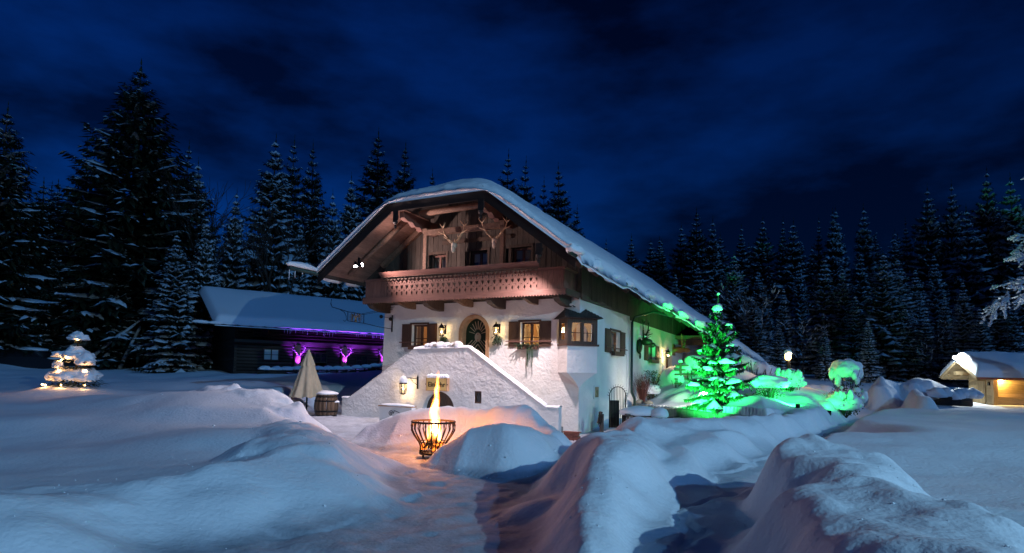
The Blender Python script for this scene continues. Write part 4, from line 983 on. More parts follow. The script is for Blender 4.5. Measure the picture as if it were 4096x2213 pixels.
# ------------------------------------------------------------------ fire basket
def flame_mat():
    m = bpy.data.materials.new('flame'); m.use_nodes = True; t = m.node_tree; t.nodes.clear(); L = t.links
    o = N(t, 'ShaderNodeOutputMaterial'); em = N(t, 'ShaderNodeEmission'); tc = N(t, 'ShaderNodeTexCoord')
    sp = N(t, 'ShaderNodeSeparateXYZ'); L.new(tc.outputs['Object'], sp.inputs[0])
    mp = N(t, 'ShaderNodeMapping'); mp.inputs['Scale'].default_value = (9, 9, 2.4); L.new(tc.outputs['Object'], mp.inputs[0])
    ns = N(t, 'ShaderNodeTexNoise'); ns.inputs['Scale'].default_value = 1.0; ns.inputs['Detail'].default_value = 4; L.new(mp.outputs[0], ns.inputs['Vector'])
    def mth(op, a, b=None, c=None):
        n = N(t, 'ShaderNodeMath', operation=op)
        for i, v in enumerate((a, b, c)):
            if v is None: continue
            if isinstance(v, (int, float)): n.inputs[i].default_value = v
            else: L.new(v, n.inputs[i])
        return n.outputs[0]
    z = sp.outputs[2]
    m2 = N(t, 'ShaderNodeMapping'); m2.inputs['Scale'].default_value = (3.2, 3.2, 3.0); L.new(tc.outputs['Object'], m2.inputs[0]); n2 = N(t, 'ShaderNodeTexNoise'); n2.inputs['Scale'].default_value = 1.0; n2.inputs['Detail'].default_value = 2; L.new(m2.outputs[0], n2.inputs['Vector']); s2 = N(t, 'ShaderNodeSeparateColor'); L.new(n2.outputs['Color'], s2.inputs[0])
    wob = mth('MULTIPLY', mth('SUBTRACT', s2.outputs[0], .5), mth('MULTIPLY', z, .13)); wob2 = mth('MULTIPLY', mth('SUBTRACT', s2.outputs[1], .5), mth('MULTIPLY', z, .13))
    # column axis leans a little to the photograph's side of the basket, radius shrinks with height
    dx = mth('ADD', mth('ADD', sp.outputs[0], mth('MULTIPLY', z, -.03)), wob); dy = mth('ADD', sp.outputs[1], wob2); r = mth('SQRT', mth('ADD', mth('MULTIPLY', dx, dx), mth('MULTIPLY', dy, dy)))
    rad = mth('ADD', mth('MULTIPLY', mth('MAXIMUM', mth('SUBTRACT', .38, z), 0), .42), mth('MULTIPLY', mth('SUBTRACT', 2.35, z), .092))
    rr = mth('DIVIDE', r, mth('MAXIMUM', rad, .012))
    rr = mth('ADD', rr, mth('MULTIPLY', mth('SUBTRACT', ns.outputs['Fac'], .5), 2.2))
    den = mth('POWER', mth('MAXIMUM', mth('SUBTRACT', 1, rr), 0), 1.1)
    fade = mth('MULTIPLY', den, mth('MINIMUM', mth('MAXIMUM', mth('MULTIPLY', mth('SUBTRACT', 2.2, z), 1.0), 0), 1))
    cr = N(t, 'ShaderNodeValToRGB'); el = cr.color_ramp.elements
    el[0].position = 0; el[0].color = (1, .20, .02, 1); el[1].position = .7; el[1].color = (1, .72, .30, 1); x = el.new(.3); x.color = (1, .42, .07, 1)
    L.new(fade, cr.inputs[0]); L.new(cr.outputs[0], em.inputs[0]); L.new(mth('MULTIPLY', fade, 200.0), em.inputs[1]); L.new(em.outputs[0], o.inputs['Volume'])
    return m
def fire_basket():
    X, Y = -1.80, 14.05; z0 = hz(X, Y)-.01
    e = empty('fire_basket', (X, Y, z0), .2, label='round black iron fire basket with curved bars standing in the snow', cat='fire basket')
    prof = [(.30, .17), (.29, .33), (.33, .42), (.44, .58), (.505, .70), (.51, .80), (.495, .88)]
    for k in range(22):
        a = 2*pi*k/22; p = [(r*cos(a), r*sin(a), z) for r, z in prof]
        MB().tube(p, .017, 5).build('bar', M['iron_hot'], e, True)
    def ring(r, z, th, name='hoop'):
        MB().tube([(r*cos(t), r*sin(t), z) for t in np.linspace(0, 2*pi, 41)], th, 6).build(name, M['iron_hot'], e, True)
    ring(.5, .89, .026, 'rim'); ring(.34, .43, .014); ring(.30, .17, .022)
    MB().lathe([(.31, .14), (.31, .165), (.02, .165)], 24).build('base_plate', M['iron_hot'], e)
    for k in range(3):
        a = .7+k*2*pi/3; MB().tube([(.24*cos(a), .24*sin(a), .15), (.22*cos(a), .22*sin(a), -.02)], .03, 6).build('foot', M['iron_hot'], e)
    f = empty('campfire', (X, Y, z0), .2, label='tall yellow flame with burning logs inside the iron basket', cat='fire')
    rr = random.Random(4)
    for k in range(14):
        a = 2*pi*k/14+rr.uniform(-.2, .2); b = rr.uniform(.16, .27)
        MB().tube([(b*cos(a), b*sin(a), .24+rr.random()*.08), (.05*cos(a+.6), .05*sin(a+.6), .56+rr.random()*.1)], [.035, .028], 6).build('burning_log', M['charlog'], f, True)
    m = MB()
    for k in range(60):
        a = rr.uniform(0, 6.28); b = .27*sqrt(rr.random()); m.blob((b*cos(a), b*sin(a), .24+rr.random()*.16), (.035, .035, .03), k, 1, flat=1)
    m.build('embers', M['ember'], f, kind='stuff')
    MB().lathe([(.02, .30), (.36, .32), (.34, .55), (.24, .8), (.22, 1.3), (.17, 1.95), (.01, 2.28)], 20).build('flame', flame_mat(), f)
    light('fire_light', 'POINT', (0, 0, .75), (1, .27, .06), 115, f, .14)
    light('fire_light', 'POINT', (0, 0, 1.05), (1, .29, .07), 75, f, .12)
fire_basket()

# ------------------------------------------------------------------ parasol, barrel and other yard things
def parasol():
    X, Y = -8.28, 24.3; z0 = hz(X, Y)
    e = empty('folded_parasol', (X, Y, z0-.1), 0, label='closed cream canvas parasol standing in the snow next to the barrel', cat='parasol')
    MB().tube([(0, 0, 0), (0, 0, 2.5)], .035, 8).build('pole', M['iron'], e)
    def skirt(z0, z1, r0, r1, fold, nn, name, ph):
        m = MB(); n, rows = 96, 14
        for r in range(rows+1):
            t = r/rows; R = r0+(r1-r0)*t**.85
            for j in range(n):
                a = 2*pi*j/n; q = R*(1+fold*t*sin(nn*a+ph+.6*sin(2*a))+.05*t*noise.noise((a*3, t*2, ph)))
                m.v.append((q*cos(a), q*sin(a), z0+(z1-z0)*t+.03*t*sin(nn*a+ph+1)))
        for r in range(rows):
            for j in range(n): m.f.append((r*n+j, r*n+(j+1) % n, (r+1)*n+(j+1) % n, (r+1)*n+j))
        m.build(name, M['canvas'], e, True, fix=False)
    skirt(2.28, .66, .11, .60, .17, 9, 'canopy', 0); skirt(2.52, 1.92, .05, .27, .12, 9, 'top_flap', 1)
    MB().blob((0, 0, 2.53), (.06, .06, .07), 2, 2).build('finial', M['canvas'], e, True)
parasol()
def barrel():
    X, Y = -7.05, 22.9; z0 = hz(X, Y)
    e = empty('barrel', (X, Y, z0-.06), .3, label='old wooden barrel with iron hoops and snow on its lid', cat='barrel')
    n = 16; Hb = .88; st = None
    rad = lambda t: .36+.09*sin(pi*t)
    for k in range(n):
        a0, a1 = 2*pi*k/n+.012, 2*pi*(k+1)/n-.012
        if st is None:
            m = MB(); rows = 8
            for r in range(rows+1):
                t = r/rows; R = rad(t)
                for a in (a0, a1): m.v += [(R*cos(a), R*sin(a), Hb*t), ((R-.04)*cos(a), (R-.04)*sin(a), Hb*t)]
            for r in range(rows):
                b = r*4; m.f += [(b, b+2, b+6, b+4), (b+1, b+5, b+7, b+3), (b, b+4, b+5, b+1), (b+2, b+3, b+7, b+6)]
            m.f += [(0, 1, 3, 2), (rows*4, rows*4+2, rows*4+3, rows*4+1)]
            st = m.build('stave', M['wood_barrel'], e, True)
        else: inst(st, 'stave', e, rot=(0, 0, 2*pi*k/n))
    for t in (.1, .28, .72, .9):
        R = rad(t); MB().lathe([(R+.004, Hb*t-.03), (R+.008, Hb*t), (R+.004, Hb*t+.03)], 32, cap=False).build('hoop', M['iron'], e, True)
    MB().lathe([(.33, Hb-.04), (.33, Hb-.02)], 24).build('lid', M['wood_barrel'], e)
    MB().blob((0, 0, Hb+.03), (.40, .40, .12), 5, 3, amp=.2).build('snow_cap', M['snow_cap'], e, True)
    MB().blob((.33, -.2, Hb*.68), (.16, .12, .06), 6, 2, amp=.2).build('snow_patch', M['snow_cap'], e, True)
barrel()
def yard_bits():
    # beside the corner: gate arch, snowy table, ball shrub, post, crate
    X, Y = 3.75, 21.0; z0 = hz(X, Y)
    e = empty('iron_gate', (X, Y, z0), -YAW+.9, label='rusty iron arch gate with curled spikes against the white side wall', cat='gate')
    for k in range(11):
        x = -.32+.064*k; zt = 1.12+sqrt(max(0, .34**2-x*x))*.9; MB().tube([(x, 0, 0), (x, 0, zt)], .009, 5).build('bar', M['iron'], e)
    m = MB(); m.tube([(-.34, 0, 0), (-.34, 0, 1.1)]+[(.34*cos(pi-pi*t/12), 0, 1.12+.31*sin(pi*t/12)) for t in range(13)]+[(.34, 0, 0)], .016, 6); m.build('arch_frame', M['iron'], e)
    for t in range(13):
        a = pi*t/12; p = Vector((.34*cos(a), 0, 1.12+.31*sin(a))); d = Vector((cos(a), 0, sin(a)))
        MB().tube([p, p+d*.06, p+d*.09+Vector((d.z*.03, 0, -d.x*.03))], .007, 4).build('spike', M['iron'], e)
    MB().box(-.26, .1, .04, .09, 0, .95).build('wooden_panel', M['wood_dark'], e)
    X, Y = 4.35, 20.2; z0 = hz(X, Y)
    e = empty('garden_table', (X, Y, z0), .1, label='low wooden table buried under a smooth slab of snow near the stone wall', cat='table')
    MB().box(-.55, .55, -.3, .3, .36, .42).build('tabletop', M['wood_dark_x'], e)
    for sx in (-1, 1):
        for sy in (-1, 1): MB().box(sx*.48-.04, sx*.48+.04, sy*.24-.04, sy*.24+.04, -.1, .36).build('leg', M['wood_dark'], e)
    MB().blob((0, 0, .46), (.66, .4, .24), 3, 3, amp=.12).build('snow_cap', M['snow_cap'], e, True)
    for (X, Y, r, lb) in ((5.15, 20.5, .17, 'clipped ball shrub with a round snow cap beside the snowy table'), (4.95, 19.9, .26, 'low cushion plant flattened under snow at the foot of the snowy table')):
        z0 = hz(X, Y); e = empty('ball_shrub', (X, Y, z0), 0, label=lb, cat='shrub', group='small shrubs by the table')
        m = MB(); rr = random.Random(3)
        for k in range(90):
            d = Vector((rr.gauss(0, 1), rr.gauss(0, 1), rr.gauss(0, 1))).normalized(); p = Vector((0, 0, r*1.1))+d*r*.7; m.bar(p, p+d*r*.35, .03, .012)
        m.build('foliage', M['leaf'], e); MB().tube([(0, 0, -.1), (0, 0, r)], .03, 6).build('stem', M['bark'], e)
        MB().blob((0, 0, r*1.55), (r*1.15, r*1.15, r*.9), 9, 3, amp=.12).build('snow_cap', M['snow_cap'], e, True)
    X, Y = 3.05, 20.0; z0 = hz(X, Y)
    e = empty('gate_post', (X, Y, z0), .3, label='short weathered wooden post with hanging twigs at the foot of the side wall', cat='post')
    MB().box(-.05, .05, -.05, .05, -.1, .62).build('post', M['wood_dark'], e); MB().bar((-.12, 0, .3), (-.03, .0, .7), .1, .08).build('board', M['wood_dark'], e)
    m = MB(); rr = random.Random(8)
    for k in range(40): p = Vector((rr.uniform(-.16, -.02), -.06, rr.uniform(.3, .7))); m.bar(p, p+Vector((rr.uniform(-.04, .04), -.03, -rr.uniform(.05, .15))), .02, .01)
    m.build('twigs', M['bark'], e)
    X, Y = 1.95, 19.1; z0 = hz(X, Y)
    e = empty('brick_planter', (X, Y, z0-.05), -YAW, label='small red brick planter at the foot of the front corner', cat='planter')
    br = None
    for r in range(3):
        for k in range(3):
            p = (-.16+.16*k+(.04 if r % 2 else 0), 0, .045+r*.09)
            if br is None: br = MB().box(-.075, .075, -.09, .09, -.04, .04).build('brick', M['brickred'], e); br.location = p
            else: inst(br, 'brick', e, p)
    MB().box(-.26, .3, -.11, .11, .275, .31).build('rim', M['brickred'], e)
yard_bits()
def stone_wall():
    e = empty('stone_wall', (0, 0, 0), 0, label='low retaining wall of big rough stone blocks under the green lit garden', cat='wall')
    rr = random.Random(12)
    for (a, b) in zip(WALLLINE[:-1], WALLLINE[1:]):
        A, B = Vector(a), Vector(b); L = (B-A).length; d = (B-A)/L; ang = atan2(d.y, d.x)
        for row in range(2):
            x = -.1+.3*row
            while x < L-.1:
                w = rr.uniform(.75, 1.25); w = min(w, L-x+.1); h = .36; c = A+d*(x+w/2)
                bm = bmesh.new(); bmesh.ops.create_cube(bm, size=1); bmesh.ops.scale(bm, vec=(w-.04, .42, h-.03), verts=bm.verts)
                bmesh.ops.bevel(bm, geom=bm.edges[:], offset=.035, segments=2, affect='EDGES', profile=.6)
                for v in bm.verts: v.co += Vector(noise.noise_vector(v.co*3+Vector((x*3, row*5, ang))))*.03
                me = bpy.data.meshes.new('stone_block'); bm.to_mesh(me); bm.free(); me.materials.append(M['stone'])
                o = bpy.data.objects.new('stone_block', me); COL.objects.link(o); o.parent = e; o.rotation_euler = (0, rr.uniform(-.03, .03), ang+rr.uniform(-.04, .04))
                o.location = (c.x+rr.uniform(-.04, .04), c.y+rr.uniform(-.04, .04), .28+row*.37+rr.uniform(-.03, .03)); x += w
    for k, (x, y) in enumerate(((5.45, 25.3), (5.75, 25.0))):
        MB().blob((x, y, .95), (.2, .16, .12), k, 2).build('boulder', M['stone'], e, True)
stone_wall()

# ------------------------------------------------------------------ the timber barn
BA = radians(38); B0 = (-16.74, 36.0, 1.92)
def BW(x, y, z): return (B0[0]+x*cos(BA)-y*sin(BA), B0[1]+x*sin(BA)+y*cos(BA), B0[2]+z)
PURPLE = (.27, .03, 1.0)
def barn():
    e = empty('timber_barn', B0, BA, label='long dark timber barn under a smooth snow roof with purple uplights', cat='barn'); L, Wd = 17., 8.
    k = 0; z = -.6
    ops = [(1.66, 2.62, .66, 1.40), (4.86, 5.72, .60, 1.28), (7.72, 8.58, .52, 1.18), (1.0, 1.95, 2.1, 2.62), (11.2, 12.1, .5, 1.2)]
    while z < 3.0:
        z1 = z+.2; cuts = sorted((a, b) for a, b, c, d in ops if z1 > c and z < d); x = 0.
        for a, b in cuts+[(L, L)]:
            if a-x > .02: MB().tube([(x, .09, z+.1), (a, .09, z+.1)], .108, 8).build('log', M['wood_barn'], e, True)
            x = b
        z = z1
    MB().box(0.05, L, .16, .24, -.6, 3.0).build('inner_wall', M['wood_black'], e) if False else None
    zz = -.6
    while zz < 5.0:
        hw = 4-.0 if zz < 3 else max(.2, 4-(zz-3)*1.75); MB().box(-.02, .14, 4-hw, 4+hw, zz+.005, zz+.195).build('end_board', M['wood_barn'], e); zz += .2
    MB().box(0, L, Wd-.1, Wd, -.6, 3.0).build('back_wall', M['wood_barn'], e)
    for a, b, c, d in ops:
        w = MB(); w.plate(rect(a, b, c, d), [rect(a+.06, (a+b)/2-.03, c+.06, d-.06), rect((a+b)/2+.03, b-.06, c+.06, d-.06)], .08, 'xz', -.04); fr = w.build('window', M['wood_barn'], e)
        for p, q in ((a+.06, (a+b)/2-.03), ((a+b)/2+.03, b-.06)): MB().box(p, q, .0, .01, c+.06, d-.06).build('pane', M['blind'] if a < 2 and c < 1 else M['carglass'], fr)
        for p, q in ((a+.06, (a+b)/2-.03), ((a+b)/2+.03, b-.06)): MB().box(p, q, -.02, -.005, (c+d)/2-.015, (c+d)/2+.015).build('glazing_bar', M['wood_barn'], fr)
    MB().box(-.1, L, -.28, .0, 1.72, 1.90).build('ledge_beam', M['wood_barn'], e)
    for x in (3.72, 6.82, 9.6, 12.6): MB().tube([(x, -.16, -.4), (x, -.16, 1.7)], .2, 12).build('half_log_post', M['sandstone'], e, True)
    for x in np.arange(.8, L, 1.5): MB().bar((x, .3, 3.0), (x, -1.05, 2.72), .14, .18).build('rafter_tail', M['wood_barn'], e)
    # roof: eave 1 m out, ridge over the middle, hung longer at the left gable
    t = .14; sl = .50; ez = 2.78
    def slab(pts, name, mt):
        m = MB(); n = len(pts); m.v += list(pts)+[(x, y, z-t) for x, y, z in pts]; m.f += [tuple(range(n)), tuple(range(2*n-1, n-1, -1))]+[(i, (i+1) % n, n+(i+1) % n, n+i) for i in range(n)]; m.build(name, mt, e)
    slab([(-1.3, -1.1, ez), (L+.5, -1.1, ez), (L+.5, 4, ez+5.1*sl), (-1.3, 4, ez+5.1*sl)], 'roof_slope', M['shingle']); slab([(-1.3, 9.1, ez), (-1.3, 4.002, ez+5.1*sl), (L+.5, 4.002, ez+5.1*sl), (L+.5, 9.1, ez)], 'roof_slope', M['shingle'])
    MB().box(-1.35, L+.5, -1.16, -1.1, ez-.2, ez+.02).build('eave_board', M['wood_barn'], e)
    MB().tube([(-2.3, -1.24, ez-.12), (L+.5, -1.24, ez-.12)], .07, 8).build('gutter', M['copper'], e, True)
    m = MB(); nx, ny = 120, 60
    for j in range(ny+1):
        for i in range(nx+1):
            x = -1.42+(L+2)*i/nx; y = -1.3+10.5*j/ny; q = abs(y-3.95); z = ez+5.1*sl-sqrt(q*q+.35)*sl+.1
            d = max(0, min(x+1.42, L+.58-x, (y+1.3), 9.2-y)); pr = sqrt(max(0, 1-(1-min(1, d/.4))**2)); m.v.append((x, y, z-.25+.02+(.52+.05*noise.noise((x*.5, y*.5, 4)))*pr))
    for j in range(ny):
        for i in range(nx): a = j*(nx+1)+i; m.f.append((a, a+1, a+nx+2, a+nx+1))
    m.build('roof_snow', M['snow_cap'], e, True, fix=False)
    for k in range(26):
        x = -2.1+k*.75; MB().blob((x, -1.26, ez-.06+.02*noise.noise((x, 1, 2))), (.5, .12, .10), k, 2, amp=.25, flat=.8).build('gutter_snow', M['snow_cap'], e, True)
    rr = random.Random(5); m = None
    for k in range(46):
        x = 2.5+k*.16+rr.uniform(-.05, .05)+(1.0 if k > 20 else 0); Lh = rr.uniform(.06, .34)
        MB().tube([(x, -1.27, ez-.16), (x, -1.27, ez-.16-Lh)], [.018, .003], 5).build('icicle', M['ice'], e, True)
    MB().blob((-.4, -1.0, 2.0), (.6, .3, .16), 7, 2).build('snow_patch', M['snow_cap'], e, True) if False else None
barn()
for k, x in enumerate((3.72, 6.82, 9.6)):
    lb = ['deer skull with antlers glowing purple between the lit barn window and the parasol', 'deer skull with antlers glowing purple between the dark barn windows', 'deer skull with antlers glowing purple next to the corner of the white inn'][k]
    skull_trophy(BW(x, -.38, 1.02), BA, 1.0, lb, 'purple deer skulls on the barn', 'deer_skull', ('bone', 'bone'), .012)
    _p = BW(x, -.85, .05); e = empty('uplight', (_p[0], _p[1], max(_p[2], hz(_p[0], _p[1])+.02)), BA, label=['purple ground spotlight under the deer skull beside the parasol', 'purple ground spotlight under the deer skull between the dark windows', 'purple ground spotlight under the deer skull next to the white inn'][k], cat='spotlight', group='purple uplights along the barn')
    MB().lathe([(.09, -.2), (.09, .1), (.075, .1)], 12).build('housing', M['iron'], e); MB().lathe([(.0, .085), (.07, .085)], 12, cap=False).build('lens', M['ledpurple'], e)
    light('uplight_beam', 'SPOT', (0, 0, .14), PURPLE, 950, e, .04, (0, .62, 1.5), 66, .6)
    light('uplight_eave', 'SPOT', (.6, -.1, .2), (.27, .04, 1), 1400, e, .05, (.9, -.38, 2.7), 110, .8)
def barn_fence():
    e = empty('wattle_fence', BW(1.0, -2.6, 0), BA, label='rough stick fence capped with snow humps in front of the timber barn', cat='fence'); rr = random.Random(6)
    for k in range(16):
        x = k*.62; wx, wy, _ = BW(1+x, -2.6, 0); z = hz(wx, wy)-B0[2]-.26
        MB().tube([(x, 0, z-.2), (x+.04, 0, z+.5)], .045, 6).build('stake', M['wood_barn'], e)
        for q in range(5):
            z1 = z+.06+q*.085; MB().tube([(x-.35, rr.uniform(-.1, .1), z1+rr.uniform(-.04, .04)), (x+.75, rr.uniform(-.1, .1), z1+rr.uniform(-.06, .1))], .03, 5).build('stick', M['wood_barn'], e)
        MB().blob((x+.1, 0, z+.52+.05*rr.random()), (.40, .22, .17), k, 2, amp=.3).build('snow_cap', M['snow_cap'], e, True)
barn_fence()

# ------------------------------------------------------------------ the wooden hut
HA = radians(-8); H0 = (24.25, 30.0, .75)
def hut():
    e = empty('wooden_hut', H0, HA, label='small plank hut with deep snow on its gabled roof and a warm lit counter hatch', cat='hut'); L, Wd, Hw = 4.6, 2.05, 1.85
    apz = 2.46; y0 = Wd/2
    # gable end boards (x = 0) with an upright plank door
    z = -.3
    while z < apz-.1:
        z1 = z+.17
        if z < Hw: a, b = 0., Wd
        else: q = (apz-z1)/(apz-Hw)*Wd/2; a, b = y0-q, y0+q
        for p, r in ([(a, .60), (1.36, b)] if z < 1.42 else [(a, b)]):
            if r-p > .04: MB().box(0, .06, p, r, z+.004, z1-.004).build('gable_board', M['wood_hut'], e)
        z = z1
    for k in range(5): MB().box(-.04, .0-.001, .62+k*.148, .62+k*.148+.14, -.2, 1.46).build('door_plank', M['wood_hut_z'], e)
    MB().box(-.06, -.041, .62, 1.36, .28, .33).build('door_bar', M['wood_hut'], e)
    b = MB().box(-.05, -.002, .28, .42, 1.22, 1.38).build('alarm_box', M['iron'], e); MB().box(-.056, -.051, .33, .37, 1.28, 1.32).build('alarm_dot', M['blind'], e)
    for x in (0.02, L-.12): MB().box(x-.08, x+.08, -.08, .08, -.3, Hw).build('corner_post', M['wood_hut_z'], e)
    z = -.3
    while z < Hw-.02:
        z1 = z+.16
        rec = .5 if .66 < z1-.05 and z < 1.42 else 0
        MB().box(.12, L-.22, .0+(.14 if rec else 0), .05+(.14 if rec else 0), z+.003, z1-.003).build('wall_board', M['wood_hut'], e); z = z1
    MB().box(.18, L-.25, -.06, .16, .62, .66).build('counter', M['wood_hut'], e); MB().box(.12, .18, -.02, .16, .66, 1.52).build('hatch_post', M['wood_hut_z'], e)
    MB().box(.1, L-.2, Wd-.05, Wd, -.3, Hw).build('back_wall', M['wood_hut'], e)
    t = .09; ov = .52; sl = (apz-Hw)/(Wd/2)
    def slab(s):
        m = MB(); yy = y0+s*(Wd/2+ov); zz = apz+.05-sl*(Wd/2+ov); pts = [(-1.05, y0+s*.001, apz+.05), (L+.3, y0+s*.001, apz+.05), (L+.3, yy, zz), (-1.05, yy, zz)]
        m.v += pts+[(a, b, c-t) for a, b, c in pts]; m.f += [(0,1,2,3),(7,6,5,4)]+[(i, (i+1) % 4, 4+(i+1) % 4, 4+i) for i in range(4)]; m.build('roof_slope', M['wood_hut'], e)
        MB().bar((-1.09, y0, apz+.03), (-1.09, yy, zz+.0), .05, .15).build('verge_board', M['wood_hut'], e)
    slab(-1); slab(1)
    for k in range(9): MB().box(-1.0+k*.64, -1.0+k*.64+.63, y0-Wd/2-ov-.05, y0-Wd/2-ov+.08, apz+.05-sl*(Wd/2+ov)-.06, apz+.05-sl*(Wd/2+ov)+.02).build('eave_tile', M['brickred'], e)
    MB().box(-.95, 0, Wd/2+.45, Wd/2+.6, Hw-.1, Hw+.08).build('tie_beam', M['wood_hut'], e); MB().box(-1.0, L, Wd-.02, Wd+.1, Hw-.14, Hw+.02).build('wall_plate', M['wood_hut'], e)
    m = MB(); nx, ny = 90, 50; xa, xb, ya, yb = -1.12, L+.4, y0-Wd/2-ov-.1, y0+Wd/2+ov+.14
    for j in range(ny+1):
        for i in range(nx+1):
            x = xa+(xb-xa)*i/nx; y = ya+(yb-ya)*j/ny; z = apz+.05-sl*sqrt((y-y0)**2+.05)+.17*sl
            d = max(0, min(x-xa, xb-x, y-ya, yb-y)); pr = sqrt(max(0, 1-(1-min(1, d/.42))**2)); m.v.append((x, y, z+(.50+.05*noise.noise((x*.8, y*.8, 0))+.03*noise.noise((x*3, y*3, 0)))*pr-.0))
    for j in range(ny):
        for i in range(nx): a = j*(nx+1)+i; m.f.append((a, a+1, a+nx+2, a+nx+1))
    m.build('roof_snow', M['snow_cap'], e, True, fix=False)
    lp = empty('hatch_lamp', (.34, .02, 1.53), 0, e); MB().box(-.07, .07, -.03, .03, .0, .05).build('lamp_body', M['iron'], lp); MB().box(-.06, .06, -.02, .02, -.008, -.001).build('lamp_lens', M['bulb_small'], lp)
    light('hatch_light', 'POINT', (.34, -.05, 1.45), (1, .66, .18), 150, e, .03)
hut()
def hut_flood():
    c, s = cos(HA), sin(HA); p = (H0[0]-1.24*c-.95*s, H0[1]-1.24*s+.95*c, H0[2]+2.56)
    e = empty('hut_floodlight', p, 0, label='glaring cold white floodlight on the gable tip of the wooden hut', cat='floodlight')
    MB().tube([(0, 0, -.2), (0, 0, .0)], .03, 6).build('mount', M['iron'], e); MB().box(-.12, .12, -.0, .08, .0, .17).build('housing', M['iron'], e); MB().box(-.1, .1, -.012, -.002, .02, .15).build('lens', M['flood_cold'], e)
    light('flood_beam', 'POINT', (-.14, -.16, .1), (.80, .95, 1), 520, e, .08)
hut_flood()

# ------------------------------------------------------------------ trees
def spruce(seed, Hh, Rr, nw, nb, tw, snowy, twl=1., trunk_r=None, low=.06, blobs=0., hang=.6, snow_w=1., irr=.3):
    """tapered trunk, whorls of arching limbs, side and hanging sprays of needles, snow lying along the limbs"""
    rr = random.Random(seed); tr = MB(); cr = MB(); sn = MB(); U = Vector((0, 0, 1))
    tr.tube([(0, 0, -1.0), (0, 0, Hh*.5), (0, 0, Hh*.99)], [trunk_r or Hh*.013, Hh*.008, .012], 7)
    for k in range(10):      # leader with short upright needles
        zz = Hh*(.965+.006*k); a = k*2.4; w = Hh**.5*.022*(1.15-k*.1); cr.add([(0, 0, zz), (w*cos(a), w*sin(a), zz+.25*w), (0, 0, zz+Hh**.5*.05), (-w*cos(a), -w*sin(a), zz+.25*w)], [(0, 1, 2), (0, 2, 3)])
    for w in range(nw):
        t = low+(1-low)*(max(0, w+rr.uniform(-.3, .3))/nw)**.94; t = min(max(t, low), .985); z = Hh*t
        Lm = Rr*((1-t)**.95)*1.08*(1.0 if t > .2 else .7+1.5*t); n = nb if t < .88 else max(4, nb-2); a0 = rr.uniform(0, 6.28)
        for b in range(n):
            a = a0+2*pi*b/n+rr.uniform(-.3, .3)
            L = Lm*rr.uniform(.75, 1.08)*(1+irr*noise.noise((cos(a)*1.2+seed, sin(a)*1.2, z*6/Hh)))+.03*Hh**.3*min(1, (1-t)*5)
            d = Vector((cos(a), sin(a), 0)); pp = Vector((-sin(a), cos(a), 0)); dr = (.55-.85*t)*rr.uniform(.7, 1.35)+.06; bend = rr.uniform(-.15, .15)
            P = lambda q: U*z+d*(L*q)+pp*(bend*L*q*q)+U*(L*(.10*q-dr*q**1.3+.22*q**3))
            tr.tube([P(0), P(.5), P(1)], [max(.006, L*.013), max(.005, L*.008), .003], 3, caps=False)
            nt = max(6, int(tw*(L/Rr)**.55))
            for k in range(nt):
                q = .12+.88*(k+rr.random())/nt; p = P(q); sg = -1 if k % 2 else 1
                l = (.085*Hh**.42+.30*L*(1-q)*q**.3)*rr.uniform(.6, 1.2)*twl*(.4+.6*min(1, (1-t)*5))
                e = p+(d*rr.uniform(.5, .9)+pp*sg*rr.uniform(.4, 1.0))*l-U*l*rr.uniform(.05, .55); mid = (p+e)/2+U*.06*l
                wv = (e-p).cross(U); wv = wv.normalized()*l*rr.uniform(.13, .22) if wv.length > 1e-6 else pp*l*.2
                cr.add([p, mid+wv-U*.08*l, e, mid-wv-U*.08*l], [(0, 1, 2), (0, 2, 3)])
                if rr.random() < hang:
                    e2 = p+d*l*rr.uniform(.0, .4)+pp*sg*l*.25-U*l*rr.uniform(.5, 1.05); m2 = (p+e2)/2; v = (pp if rr.random() < .5 else d)*l*.15; cr.add([p, m2+v, e2, m2-v], [(0, 1, 2), (0, 2, 3)])
                if rr.random() < snowy*(.2 if snowy < .7 else .42):
                    up = U*(.025+.06*l); f = rr.uniform(.5, .95); sn.add([p+up, mid+wv*f+up*.7, p+(e-p)*.95+up*.6, mid-wv*f+up*.7, mid+up*2.2], [(0, 1, 4), (1, 2, 4), (2, 3, 4), (3, 0, 4)])
            if rr.random() < snowy*1.15:      # snow lying along the limb
                q0 = rr.uniform(.15, .45); q1 = rr.uniform(.66, .93); m = 5; k0 = len(sn.v); ww = (.055*Hh**.35+.06*L)*rr.uniform(.6, 1.3)*snow_w
                for i in range(m+1):
                    q = q0+(q1-q0)*i/m; wd = ww*sin(pi*(.08+.86*i/m))*rr.uniform(.7, 1.25); p = P(q)+U*.03; sn.v += [tuple(p+pp*wd-U*wd*.35), tuple(p+U*(wd*.75)), tuple(p-pp*wd-U*wd*.35)]
                for i in range(m):
                    j = k0+3*i; sn.f += [(j, j+1, j+4, j+3), (j+1, j+2, j+5, j+4)]
            if blobs and rr.random() < blobs:
                q = rr.uniform(.5, .95); lx = L*rr.uniform(.14, .26); sn.blob(P(q)+U*.03, (lx+.05, lx*.85+.05, lx*.45+.03), rr.random()*50, 3, amp=.35, flat=.3)
    return tr, cr, sn
def tree_obj(parts, name, label, group, loc, rz, sc, nm=M['needle'], extra=None):
    e = empty(name, loc, rz, label=label, cat='tree', group=group); e.scale = sc
    for mb, pn, mt in ((parts[0], 'trunk', M['bark']), (parts[1], 'crown', nm), (parts[2], 'snow_load', M['snow_cap'])):
        mb.build(pn, mt, e, smooth=(pn == 'snow_load'), fix=False, kind='stuff' if pn == 'snow_load' else None)
    return e
GL_, GR_, GC_ = 'dark spruces behind the snow field and barn', 'snow-dusted spruces of the wood beyond the garden', 'spruces rising behind the inn roof'
PROT = []
